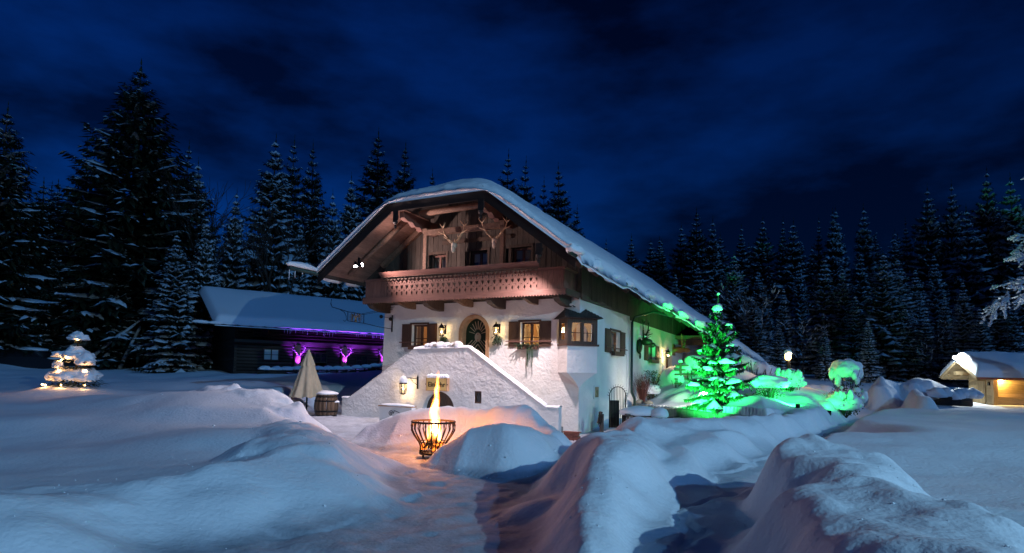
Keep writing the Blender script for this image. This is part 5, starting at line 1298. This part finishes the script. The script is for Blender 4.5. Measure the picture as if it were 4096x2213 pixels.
for sd, Rr, snw, tw, nw, nb, ir in ((11, 4.6, .40, 48, 30, 8, .35), (12, 3.9, .45, 44, 28, 7, .45), (13, 3.9, .85, 46, 27, 7, .35), (14, 3.5, .9, 44, 28, 7, .4), (15, 4.2, .65, 44, 27, 8, .45), (16, 3.1, .5, 38, 31, 6, .5), (17, 3.6, .75, 42, 24, 7, .55)):
    PROT.append(spruce(sd, 18., Rr, nw, nb, tw, snw, twl=1.2, irr=ir, snow_w=.75 if sd < 13 else (1.5 if snw > .7 else 1.15)))
# (pixel column and row of the tip in the photograph were turned into bearing, distance and height once; these are metres)
FOREST = []
def place(px, py, Y, kind, grp, rr, wide=1.):
    """bearing from the photograph's column, then a tree of the height that reaches row py"""
    X = (px-2048)/2385*Y; hor = 1500+.021*(px-2048); zt = 2+(hor-py)/2385*Y*1.0
    zb = hz(X, Y)-.2; FOREST.append((X, Y, zb, zt-zb, kind, grp, wide))
rf = random.Random(3)
for px, py, Y, k, w in ((505, 235, 41, 0, 1.25), (-60, 400, 36, 0, 1.2), (330, 560, 47, 1, 1.1), (690, 560, 50, 1, .9), (150, 720, 44, 0, 1.0), (1060, 545, 55, 2, .95), (1128, 535, 60, 1, .9), (1235, 560, 62, 1, .9), (780, 640, 46, 2, .85), (905, 760, 50, 2, .9),
                    (700, 930, 37.5, 3, 1.0), (800, 860, 41, 2, .9), (1330, 760, 58, 2, .9), (600, 800, 43, 1, 1.), (440, 900, 39, 1, 1.), (220, 980, 38, 1, 1.), (20, 900, 37, 1, 1.1), (980, 900, 56, 3, .9), (1180, 880, 56, 2, .9), (1420, 900, 60, 3, .9)):
    place(px, py, Y, k, GL_, rf, w)
for px, py, Y, k, w in ((1490, 515, 66, 1, 1.0), (1590, 570, 68, 1, 1.0), (1705, 672, 74, 1, .8), (1400, 700, 64, 2, .9), (2003, 605, 78, 1, .9), (2068, 635, 78, 1, .8), (2240, 650, 66, 1, .95), (2172, 715, 68, 1, .9), (2515, 940, 72, 5, 1.), (2410, 960, 80, 5, .9), (2300, 830, 75, 1, .9)):
    place(px, py, Y, k, GC_, rf, w)
for px, py, Y, k, w in ((2650, 955, 70, 5, 1.), (2785, 838, 66, 1, 1.0), (2845, 868, 70, 4, .9), (2720, 900, 68, 4, .9), (2960, 905, 74, 5, .9), (3038, 868, 68, 4, 1.), (3122, 872, 72, 5, .9), (3165, 878, 66, 3, 1.), (3275, 872, 68, 5, .8), (3330, 832, 64, 4, .9), (3375, 822, 66, 3, .9), (3478, 815, 66, 4, .9),
                    (3580, 925, 76, 5, .9), (3655, 868, 62, 5, .9), (3722, 742, 58, 4, .95), (3812, 728, 60, 4, .9), (3885, 825, 54, 3, 1.), (3965, 668, 56, 4, 1.), (4080, 700, 54, 2, 1.), (4170, 760, 50, 2, 1.),
                    (2925, 1010, 46, 2, 1.), (2800, 1060, 52, 4, 1.), (3050, 1080, 56, 3, 1.), (3295, 1028, 47, 3, 1.05), (3378, 1062, 46, 2, .9), (3205, 1040, 58, 3, .9), (3540, 1008, 44, 2, 1.05), (3600, 1030, 45, 3, 1.), (3668, 1070, 47, 3, .95), (3760, 1010, 52, 3, .9), (3865, 1122, 41, 3, 1.), (3985, 1150, 40, 3, 1.), (4080, 1060, 42, 2, 1.), (3440, 1000, 56, 4, .9), (3130, 1150, 48, 3, .8), (2690, 1090, 58, 3, .9), (3700, 1240, 42, 3, .9), (3480, 1270, 41, 2, .8), (3300, 1300, 42, 3, .8), (3020, 1180, 44, 2, 1.), (2880, 1230, 42, 3, .9), (3110, 1290, 41, 6, 1.), (3420, 1180, 44, 6, 1.), (3620, 1190, 43, 2, 1.), (3780, 1180, 43, 6, 1.), (3930, 1230, 39.5, 2, .9), (4060, 1200, 39, 6, 1.)):
    place(px, py, Y, k, GR_, rf, w)
# fill behind, so the wood is deep
for i in range(44):
    px = rf.uniform(-260, 1450); place(px, rf.uniform(800, 1080)-(120 if px < 600 else 0), rf.uniform(58, 90), rf.choice((0, 1, 5)), GL_, rf, 1.3)
for i in range(50):
    px = rf.uniform(2550, 4400); place(px, rf.uniform(930, 1180), rf.uniform(70, 100), rf.choice((1, 5, 4)), GR_, rf, 1.35)
def tree_label(X, Y, Ht, g):
    if g == GC_: return 'dark spruce showing above the snowy roof of the inn', g
    if g == GL_:
        if Ht > 20 and Y < 42 and X > -28: return 'tallest and broadest dark spruce rising behind the tiny lit fir', None
        if Y > 57: return 'dark spruce deep in the wood behind the barn and snow field', 'spruces deep in the wood behind the barn'
        if X > -21: return 'dark spruce with snow-streaked limbs rising behind the timber barn', 'spruces rising behind the barn'
        return 'dark spruce with thin snow streaks at the wood edge behind the snow field', 'spruces at the edge of the snow field'
    if Y > 69.5: return 'distant spruce deep in the wood beyond the garden', 'spruces deep in the wood beyond the garden'
    if Ht < 11: return 'young snow-laden spruce in front of the tall wood beyond the garden', 'young spruces in front of the wood'
    if X > 34: return 'tall snow-dusted spruce in the wood behind the wooden hut', 'tall spruces behind the hut'
    return 'tall snow-dusted spruce of the wood beyond the garden lamp', 'tall spruces beyond the garden lamp'
SRC = {}
for X, Y, zb, Ht, k, g, w in FOREST:
    s = Ht/18.; w *= rf.uniform(.85, 1.2)*(1.15 if Ht < 14 else 1.0)*(1.15 if Ht < 10 else 1.); sc = (s*w, s*w*rf.uniform(.92, 1.08), s)
    if k in (3, 4) and rf.random() < .35: k = 6
    tilt = (rf.uniform(-.03, .03), rf.uniform(-.03, .03))
    lb, g = tree_label(X, Y, Ht, g)
    if k not in SRC:
        SRC[k] = tree_obj(PROT[k], 'spruce_tree', lb, g, (X, Y, zb), rf.uniform(0, 6.28), sc); SRC[k].rotation_euler[0], SRC[k].rotation_euler[1] = tilt
    else:
        o = copy_tree(SRC[k]); o.location = (X, Y, zb); o.rotation_euler = (*tilt, rf.uniform(0, 6.28)); o.scale = sc; o['label'] = lb
        if g: o['group'] = g
        elif 'group' in o: del o['group']
    
def bare_tree(seed, Hh, spread, depth, r0, snow=0., mn=.008, kids=3):
    rr = random.Random(seed); m = MB(); sn = MB()
    def grow(p, d, L, r, lev):
        q = p+d*L*.5+Vector((rr.uniform(-.06, .06), rr.uniform(-.06, .06), .0))*L; e = p+d*L
        m.tube([p, q, e], [r, r*.85, r*.65], 5 if lev < 2 else 3, caps=False)
        if snow and abs(d.z) < .8 and rr.random() < snow:
            up = Vector((0, 0, r+.01)); w = d.cross(Vector((0, 0, 1))).normalized()*(r+.035); sn.add([p+up, q+w+up, e+up, q-w+up, q+up+Vector((0, 0, .06))], [(0, 1, 4), (1, 2, 4), (2, 3, 4), (3, 0, 4)])
        if lev >= depth or r*.6 < mn*.5: return
        for k in range(kids if lev else kids+1):
            ax = Vector((rr.gauss(0, 1), rr.gauss(0, 1), rr.gauss(0, .4))).normalized(); nd = (d+ax*spread*rr.uniform(.5, 1.1)+Vector((0, 0, .12))).normalized(); s = rr.uniform(.45, 1.0); grow(p+d*L*s, nd, L*rr.uniform(.55, .8), max(mn, r*.62*rr.uniform(.7, 1)), lev+1)
    grow(Vector((0, 0, -.3)), Vector((.05, 0, 1)).normalized(), Hh*.38, r0, 0)
    return m, sn
bt = bare_tree(5, 15, .62, 5, .16, mn=.014); bt2 = bare_tree(9, 9, .7, 5, .08, snow=.25, mn=.010)
def bare(mbs, name, label, grp, loc, rz, sc, src=None):
    if src:
        o = copy_tree(src); o.location = loc; o.rotation_euler = (0, 0, rz); o.scale = (sc,)*3; return o
    e = empty(name, loc, rz, label=label, cat='tree', group=grp); e.scale = (sc,)*3
    mbs[0].build('branches', M['bark'], e, fix=False)
    if mbs[1].v: mbs[1].build('snow_load', M['snow_cap'], e, True, fix=False, kind='stuff')
    return e
b1 = bare(bt, 'bare_tree', 'tall leafless tree standing among the dark spruces behind the barn', 'bare trees behind the barn', (-23.5, 43.5, 1.5), 0, 1.25)
bare(bt, '', '', '', (-18.2, 46, 1.5), 2, 1.1, b1)
b2 = bare(bt2, 'snowy_bare_tree', 'small leafless tree with frosted twigs at the edge of the wood beyond the garden', 'frosted bare trees at the wood edge', (17.5, 43, 1.6), 0, 1.0)
for X, Y, s, r in ((20.5, 42, .6, 1), (29, 41, .6, 3), (15.5, 46, .8, 6)): bare(bt2, '', '', '', (X, Y, hz(X, Y)-.2), r, s, b2)
def fallen_trunks():
    for k, (p, q, lb) in enumerate((((-27.5, 37.5, 1.6), (-23.6, 38.5, 5.4), 'thin snow-dusted trunk leaning far over behind the little lit tree'), ((-25.2, 38.2, 1.6), (-23.8, 38.8, 5.6), 'pale slender trunk leaning slightly behind the little lit tree'))):
        e = tag(MB().tube([p, ((p[0]+q[0])/2, (p[1]+q[1])/2, (p[2]+q[2])/2+.1), q], [.13, .1, .06], 7).build('leaning_trunk', M['birch'], None, True), lb, 'tree trunk')
fallen_trunks()
def snowy_branches():
    # limbs of a big tree that stands past the hut, white in the floodlight
    e = empty('snowy_broadleaf_tree', (26.6, 27.5, hz(26.6, 27.5)-.3), 0, label='broad leafless tree with snow-laden limbs lit white above the hut', cat='tree')
    m = MB(); sn = MB(); rr = random.Random(31); m.tube([(0, 0, 0), (.1, 0, 4), (0, 0, 9)], [.3, .22, .08], 9)
    m.build('trunk', M['bark'], e, True); m = MB()
    def limb(p, d, L, r, lev):
        pts = [Vector(p)]; dd = Vector(d).normalized(); n = 5
        for k in range(n):
            dd = (dd+Vector((rr.uniform(-.2, .2), rr.uniform(-.2, .2), rr.uniform(-.2, .12)))*.7).normalized(); pts.append(pts[-1]+dd*L/n)
        m.tube(pts, [r*(1-.16*k) for k in range(n+1)], 5 if lev == 0 else 3, caps=False)
        for k in range(n):
            if rr.random() < .62:
                c = (pts[k]+pts[k+1])/2; l = L/n*.6
                if lev < 2: sn.blob(c+Vector((0, 0, r*.6+.03)), (l*.7+.04, l*.7+.04, .06+.05*rr.random()), rr.random()*99, 1, amp=.35, flat=.4)
                else: sn.blob(c+Vector((0, 0, .02)), (l*.55+.03, l*.45+.03, .05), rr.random()*99, 1, amp=.35, flat=.4)
        if lev < 3:
            for k in range(1, n+1):
                for _ in range(2):
                    if rr.random() < .7: limb(pts[k], dd+Vector((rr.uniform(-.9, .9), rr.uniform(-.9, .9), rr.uniform(-.7, .4))), L*rr.uniform(.28, .5), r*.45, lev+1)
    for z, d, L in ((6.6, (-1, .25, .1), 3.2), (7.4, (-1, -.1, .12), 3.0), (8.3, (-.9, .3, .25), 2.4), (9.6, (-.8, 0, .5), 2.2), (6.5, (.9, .3, .2), 3), (7.5, (.7, -.5, .4), 3)): limb((0, 0, z), d, L, .10, 0)
    m.build('branches', M['bark'], e, fix=False); sn.build('snow_load', M['snow_cap'], e, True, fix=False)
snowy_branches()

# ------------------------------------------------------------------ garden
def hero_spruce():
    X, Y = 7.6, 22.0; z0 = hz(X, Y)
    p = spruce(81, 3.65, 1.42, 15, 8, 105, .30, blobs=.22, trunk_r=.07, low=.09, twl=1.0, hang=.85, snow_w=1.3, irr=.6)
    e = tree_obj(p, 'garden_spruce', 'young garden spruce loaded with snow and lit bright green from below', None, (X, Y, z0-.05), 0, (1, 1, 1), M['needle_hero'])
    t = MB(); t.tube([(0, 0, 3.6), (.02, 0, 4.1)], [.02, .01], 5); t.build('leader', M['bark'], e)
    MB().blob((0, 0, 3.6), (.17, .17, .2), 3, 2, amp=.4).build('snow_tip', M['snow_cap'], e, True); MB().blob((.02, 0, 4.15), (.05, .07, .08), 5, 2).build('snow_tip', M['snow_cap'], e, True)
hero_spruce()
def ground_spot(X, Y, tgt, lb, power, cone, col=(.02, 1, .14), up=.0):
    z0 = hz(X, Y)+up; e = empty('ground_spotlight', (X, Y, z0+.08), 0, label=lb, cat='spotlight', group='green ground spotlights')
    h = MB(); h.lathe([(.07, -.12), (.08, .02), (.07, .06)], 12); h.build('housing', M['iron'], e); MB().lathe([(.0, .05), (.06, .052)], 12, cap=False).build('lens', M['ledgreen'], e)
    if up: MB().tube([(0, 0, -.12), (0, 0, -.1-up-.2)], .025, 6).build('stake', M['iron'], e)
    light('spot_beam', 'SPOT', (0, 0, .16), col, power, e, .05, (tgt[0]-X, tgt[1]-Y, tgt[2]-z0-.08), cone, .8)
    return e
ground_spot(5.3, 18.6, (7.6, 22.3, 2.7), 'green ground spotlight hidden behind the long snow bank facing the garden spruce', 11000, 62, up=.25)
ground_spot(9.95, 20.75, (9.6, 23.0, 2.1), 'green ground spotlight beside the round snow hood', 560, 140)
ground_spot(11.7, 22.0, (13.1, 23.9, 2.2), 'green ground spotlight below the tall snow-headed shrub', 170, 90)
def white_spot():
    X, Y = 7.22, 22.2; z0 = hz(X, Y); e = empty('ground_spotlight', (X, Y, z0), 0, label='glaring white ground lamp sunk in the snow at the foot of the garden spruce', cat='spotlight')
    MB().lathe([(.06, -.1), (.06, .05), (.05, .08)], 12).build('housing', M['iron'], e); MB().blob((0, 0, .13), (.06, .06, .06), 1, 2, amp=0, flat=1).build('bulb', M['globe'], e, True)
    light('lamp_light', 'POINT', (-.02, -.02, .3), (1, .93, .88), 700, e, .05)
white_spot()
def snow_bush(name, X, Y, r, h, label, grp, seed, capz=.75, leaf='leaf', caps=5, tall=False):
    z0 = hz(X, Y); e = empty(name, (X, Y, z0), 0, label=label, cat='bush', group=grp); rr = random.Random(seed)
    m = MB(); f = MB()
    for k in range(26):
        a = rr.uniform(0, 6.28); q = r*rr.uniform(.3, 1); z = h*rr.uniform(.5, 1.0); m.tube([(0.1*cos(a), .1*sin(a), -.1), (q*.6*cos(a), q*.6*sin(a), z*.6), (q*cos(a), q*sin(a), z)], [.018, .012, .005], 4)
    m.build('stems', M['bark'], e)
    for k in range(520):
        a = rr.uniform(0, 6.28); z = h*rr.random()**.8; q = r*(1-.35*abs(z/h-.5)*2)*sqrt(rr.random()); p = Vector((q*cos(a), q*sin(a), z)); d = Vector((rr.gauss(0, 1), rr.gauss(0, 1), rr.gauss(0, .7))).normalized()*.07; w = d.cross(Vector((rr.random(), rr.random(), 1))).normalized()*.03; f.add([p, p+d*.5+w, p+d, p+d*.5-w], [(0, 1, 2, 3)])
    f.build('leaves', M[leaf], e, fix=False)
    for k in range(caps):
        a = rr.uniform(0, 6.28); q = r*.45*rr.random() if k else 0; MB().blob((q*cos(a), q*sin(a), h*capz+.1*rr.random()), (r*(.92 if k == 0 else .5), r*(.88 if k == 0 else .46), (.36 if k == 0 else .2)*(1.25 if tall else .8)), seed+k, 4, amp=.24, fr=1.7, flat=.6).build('snow_cap', M['snow_cap'], e, True)
    if tall:
        for k in range(18):
            a = rr.uniform(0, 6.28); q = r*rr.uniform(.6, .95); g = rr.uniform(.05, .13); zz = h*(rr.uniform(.72, .9) if k < 10 else rr.uniform(.15, .7)); MB().blob((q*cos(a), q*sin(a), zz), (g, g, g*rr.uniform(1.2, 2.2) if k < 10 else g), seed+20+k, 3, amp=.3, fr=1.7, flat=1).build('snow_clump', M['snow_cap'], e, True)
    return e
snow_bush('tall_snowy_shrub', 13.5, 24.0, .62, 1.75, 'tall shrub with a bulging snow head beside the trench path', None, 51, capz=.93, caps=6, tall=True)
snow_bush('low_snowy_bush', 12.9, 23.2, .75, .9, 'low twiggy bush lit green at the foot of the tall snow-headed shrub', None, 52, capz=.5, caps=4, tall=True)
snow_bush('round_snowy_bush', 9.3, 21.5, .72, .62, 'round evergreen bush under a thick green lit snow hood', None, 53, capz=.85, caps=4)
snow_bush('evergreen_shrub', 6.35, 27.2, .5, 1.3, 'evergreen shrub with scattered snow beside the rail fence', None, 54, capz=.3, caps=2)
snow_bush('snowy_seedhead_bush', 11.0, 23.6, .55, .8, 'bush of snow-tufted stems behind the round snow hood', None, 55, capz=.45, caps=3, tall=True)
def red_shrub():
    X, Y = 5.75, 26.2; z0 = hz(X, Y); e = empty('red_twig_shrub', (X, Y, z0), 0, label='bundle of upright red-brown twigs growing beside the drainpipe', cat='shrub'); rr = random.Random(9); m = MB()
    for k in range(190):
        a = rr.uniform(0, 6.28); r = rr.uniform(.1, .52); z = rr.uniform(.8, 1.35); p = Vector((.12*r*cos(a), .12*r*sin(a), -.05)); q = Vector((r*cos(a), r*sin(a), z)); m.tube([p, (p+q)/2+Vector((rr.uniform(-.04, .04), 0, .06)), q], [.008, .006, .002], 3)
    m.build('twigs', M['redtwig'], e, fix=False)
red_shrub()
def rail_fence():
    p0, p1 = Vector(HW(1.6, 9.2, 0)[:2]), Vector(HW(3.7, 11.6, 0)[:2])
    e = empty('rail_fence', (p0.x, p0.y, 0), 0, label='fence of round horizontal rails between side door and green lit slope', cat='fence'); d = p1-p0
    for k in range(4):
        q = d*k/3; z = hz(p0.x+q.x, p0.y+q.y); MB().tube([(q.x, q.y, z-.3), (q.x, q.y, 2.75)], .06, 7).build('post', M['wood_log'], e, True)
        MB().blob((q.x, q.y, 2.78), (.11, .11, .1), k, 2).build('snow_cap', M['snow_cap'], e, True)
    for k in range(6):
        z = 1.55+k*.21; MB().tube([(-.1*d.x, -.1*d.y, z), (1.1*d.x, 1.1*d.y, z+.1)], .04, 7).build('rail', M['wood_log'], e, True)
    for k in range(4): MB().blob((d.x*(.5+.2*k), d.y*(.5+.2*k), 2.72+.03*k), (.42, .3, .2), 9+k, 2).build('snow_lump', M['snow_cap'], e, True)
rail_fence()
def hedge():
    e = empty('snowy_hedge', (0, 0, 0), 0, label='garden hedge buried under a row of round snow humps behind the lamp post', cat='hedge'); rr = random.Random(14); pts = [(7.6, 28.2), (9.4, 28.6), (10.8, 28.2), (12.2, 28.0), (13.8, 27.6), (15.6, 27.2)]
    st = MB()
    for i in range(len(pts)-1):
        a, b = Vector(pts[i]), Vector(pts[i+1]); n = 4
        for k in range(n):
            q = a+(b-a)*(k+.5)/n; z = hz(q.x, q.y); r = rr.uniform(.38, .58)
            MB().blob((q.x, q.y+rr.uniform(-.15, .15), z+.36+rr.random()*.18), (r, .45, rr.uniform(.26, .4)), i*7+k, 3, amp=.22, flat=.7).build('snow_hump', M['snow_cap'], e, True)
            for _ in range(7): x = q.x+rr.uniform(-.3, .3); y = q.y-.3+rr.uniform(-.1, .1); st.tube([(x, y, z-.1), (x+rr.uniform(-.15, .15), y-.1, z+rr.uniform(.3, .6))], .012, 4)
    st.build('hedge_stems', M['bark'], e)
hedge()
def garden_lamp():
    X, Y = 12.05, 26.0; z0 = hz(X, Y); e = empty('garden_lamp', (X, Y, z0), 0, label='lit garden lamp post with a snow-topped globe', cat='lamp post')
    top = 3.02; h = top-z0
    MB().tube([(.12, 0, -.5), (.02, 0, h-.22), (0, 0, h-.12)], [.045, .075, .085], 10).build('post', M['iron'], e, True)
    MB().lathe([(.085, -.12), (.12, -.06), (.13, .04), (.13, .12)], 16, (0, 0, h), cap=False).build('globe', M['globe'], e, True)
    MB().blob((0, 0, h+.2), (.16, .16, .15), 2, 3, amp=.06, flat=.6).build('snow_cap', M['snow_cap'], e, True)
    light('lamp_light', 'POINT', (0, -.16, h+.02), (1, .60, .28), 110, e, .1)
garden_lamp()
def lit_tree():
    X, Y = -16.1, 22.1; z0 = hz(X, Y)-.12; e = empty('lit_snowy_fir', (X, Y, z0), 0, label='tiny fir bent under snow pillows with a string of warm lights', cat='tree'); rr = random.Random(21)
    MB().tube([(0, 0, -.2), (.0, 0, 1.3), (.03, 0, 2.2)], [.05, .04, .012], 8).build('trunk', M['bark'], e, True)
    m = MB()
    for z, R, n in ((.18, 1.0, 120), (.3, .85, 90), (.78, .62, 70), (1.02, .7, 70), (1.75, .3, 18)):
        for k in range(n):
            a = rr.uniform(0, 6.28); q = R*rr.uniform(.3, 1); p = Vector((q*cos(a), q*sin(a), z+rr.uniform(-.06, .05))); d = Vector((cos(a), sin(a), -.35))*.2; w = Vector((-sin(a), cos(a), 0))*.05; m.add([p, p+d*.5+w, p+d, p+d*.5-w], [(0, 1, 2), (0, 2, 3)])
    m.build('crown', M['needle'], e, fix=False)
    spec = [((0, 0, .46), (.74, .7, .22)), ((-.55, -.2, .40), (.36, .34, .2)), ((.52, -.22, .40), (.36, .34, .22)), ((-.12, -.5, .38), (.4, .3, .17)), ((.2, .3, .48), (.5, .4, .2)),
            ((.0, 0, 1.2), (.52, .46, .22)), ((.42, -.15, 1.02), (.34, .34, .24)), ((-.5, -.05, 1.22), (.36, .3, .12)), ((-.45, -.3, .82), (.2, .18, .14)), ((-.1, 0, 1.38), (.26, .26, .16)), ((.02, 0, 1.86), (.38, .32, .12)), ((0, 0, 1.93), (.2, .2, .14))]
    for k, (c, r) in enumerate(spec): MB().blob(c, (r[0]*.95, r[1]*.95, r[2]*1.25), k+60, 4, amp=.34, fr=1.7, flat=.5).build('snow_pillow', M['snow_cap'], e, True)
    for x, y, z in ((-.82, -.5, .13), (-.52, -.75, .12), (.12, -.85, .13), (.74, -.55, .14), (-.05, -.42, 1.1), (.15, -.2, 1.78), (-.3, -.45, .66), (.6, -.35, .66), (-.42, -.2, 1.02)):
        MB().blob((x, y, z), (.03, .03, .03), 1, 2, amp=0, flat=1).build('fairy_light', M['bulb_small'], e, True)
        light('fairy_glow', 'POINT', (x, y-.05, z+.01), (1, .46, .15), 5, e, .03)
lit_tree()
def car():
    X, Y = -29.2, 36.2; z0 = hz(X, Y)-.55; e = empty('parked_car', (X, Y, z0), .05, label='dark parked car half buried in snow at the edge of the wood', cat='car')
    prof = [(-2.1, .35), (2.1, .35), (2.15, .8), (1.3, .95), (.75, 1.38), (-1.0, 1.42), (-1.9, 1.0), (-2.15, .9)]
    MB().plate(prof, [], 1.7, 'xz', -.85).build('body', M['carpaint'], e)
    for y in (-.86, .855): MB().plate([(-1.6, 1.0), (1.1, .98), (.68, 1.33), (-.95, 1.36)], [], .008, 'xz', y-.003).build('window', M['carglass'], e)
    for x in (-1.35, 1.35):
        for y in (-.8, .65):
            w = MB().lathe([(.31, 0), (.33, .04), (.33, .14), (.31, .18)], 18); o = w.build('wheel', M['rubber'], e); o.rotation_euler = (-pi/2, 0, 0); o.location = (x, y, .32)
    for y in (-.8, .62): MB().box(2.1, 2.17, y, y+.2, .72, .88).build('tail_light', M['red'], e)
    MB().blob((-.1, 0, 1.42), (1.25, .8, .17), 4, 3, amp=.1).build('snow_cap', M['snow_cap'], e, True); MB().blob((1.7, 0, .9), (.55, .75, .14), 5, 3, amp=.1).build('snow_cap', M['snow_cap'], e, True)
car()
def log_pile():
    X, Y = 20.6, 27.9; z0 = hz(X, Y); e = empty('log_pile', (X, Y, z0+.05), .1, label='dark logs half hidden under lumpy snow beside the hut', cat='log pile')
    rr = random.Random(2)
    for k in range(5): MB().tube([(-1.0+.1*k, -.1*k, .12+.05*k), (1.0-.1*k, .05-.1*k, .05+.06*k)], .11, 8).build('log', M['bark'], e, True)
    for k in range(7): MB().blob((-.9+.3*k, -.15, .42+.1*rr.random()), (.36, .4, .3), k, 3, amp=.3, flat=.5).build('snow_lump', M['snow_cap'], e, True)
log_pile()
def yard_mast():
    # the yard's own tall floodlight, standing outside the picture; it throws the long shadows over the trench and side wall
    X, Y = 20., -12.; z0 = hz(X, Y); e = empty('yard_floodlight', (X, Y, z0), 0, label='tall yard floodlight mast standing in the snow away from the inn', cat='floodlight')
    MB().tube([(0, 0, -.5), (0, 0, 11.5)], [.12, .07], 10).build('mast', M['iron'], e, True); MB().box(-.25, .25, -.1, .1, 11.3, 11.65).build('housing', M['iron'], e)
    MB().box(-.22, .22, .101, .112, 11.33, 11.62).build('lens', M['flood_cold'], e)
    light('flood_beam', 'SPOT', (-.2, .2, 11.4), (.44, .79, 1), 14500, e, .12, (3-X, 9-Y, .5-z0), 84, .9)
yard_mast()
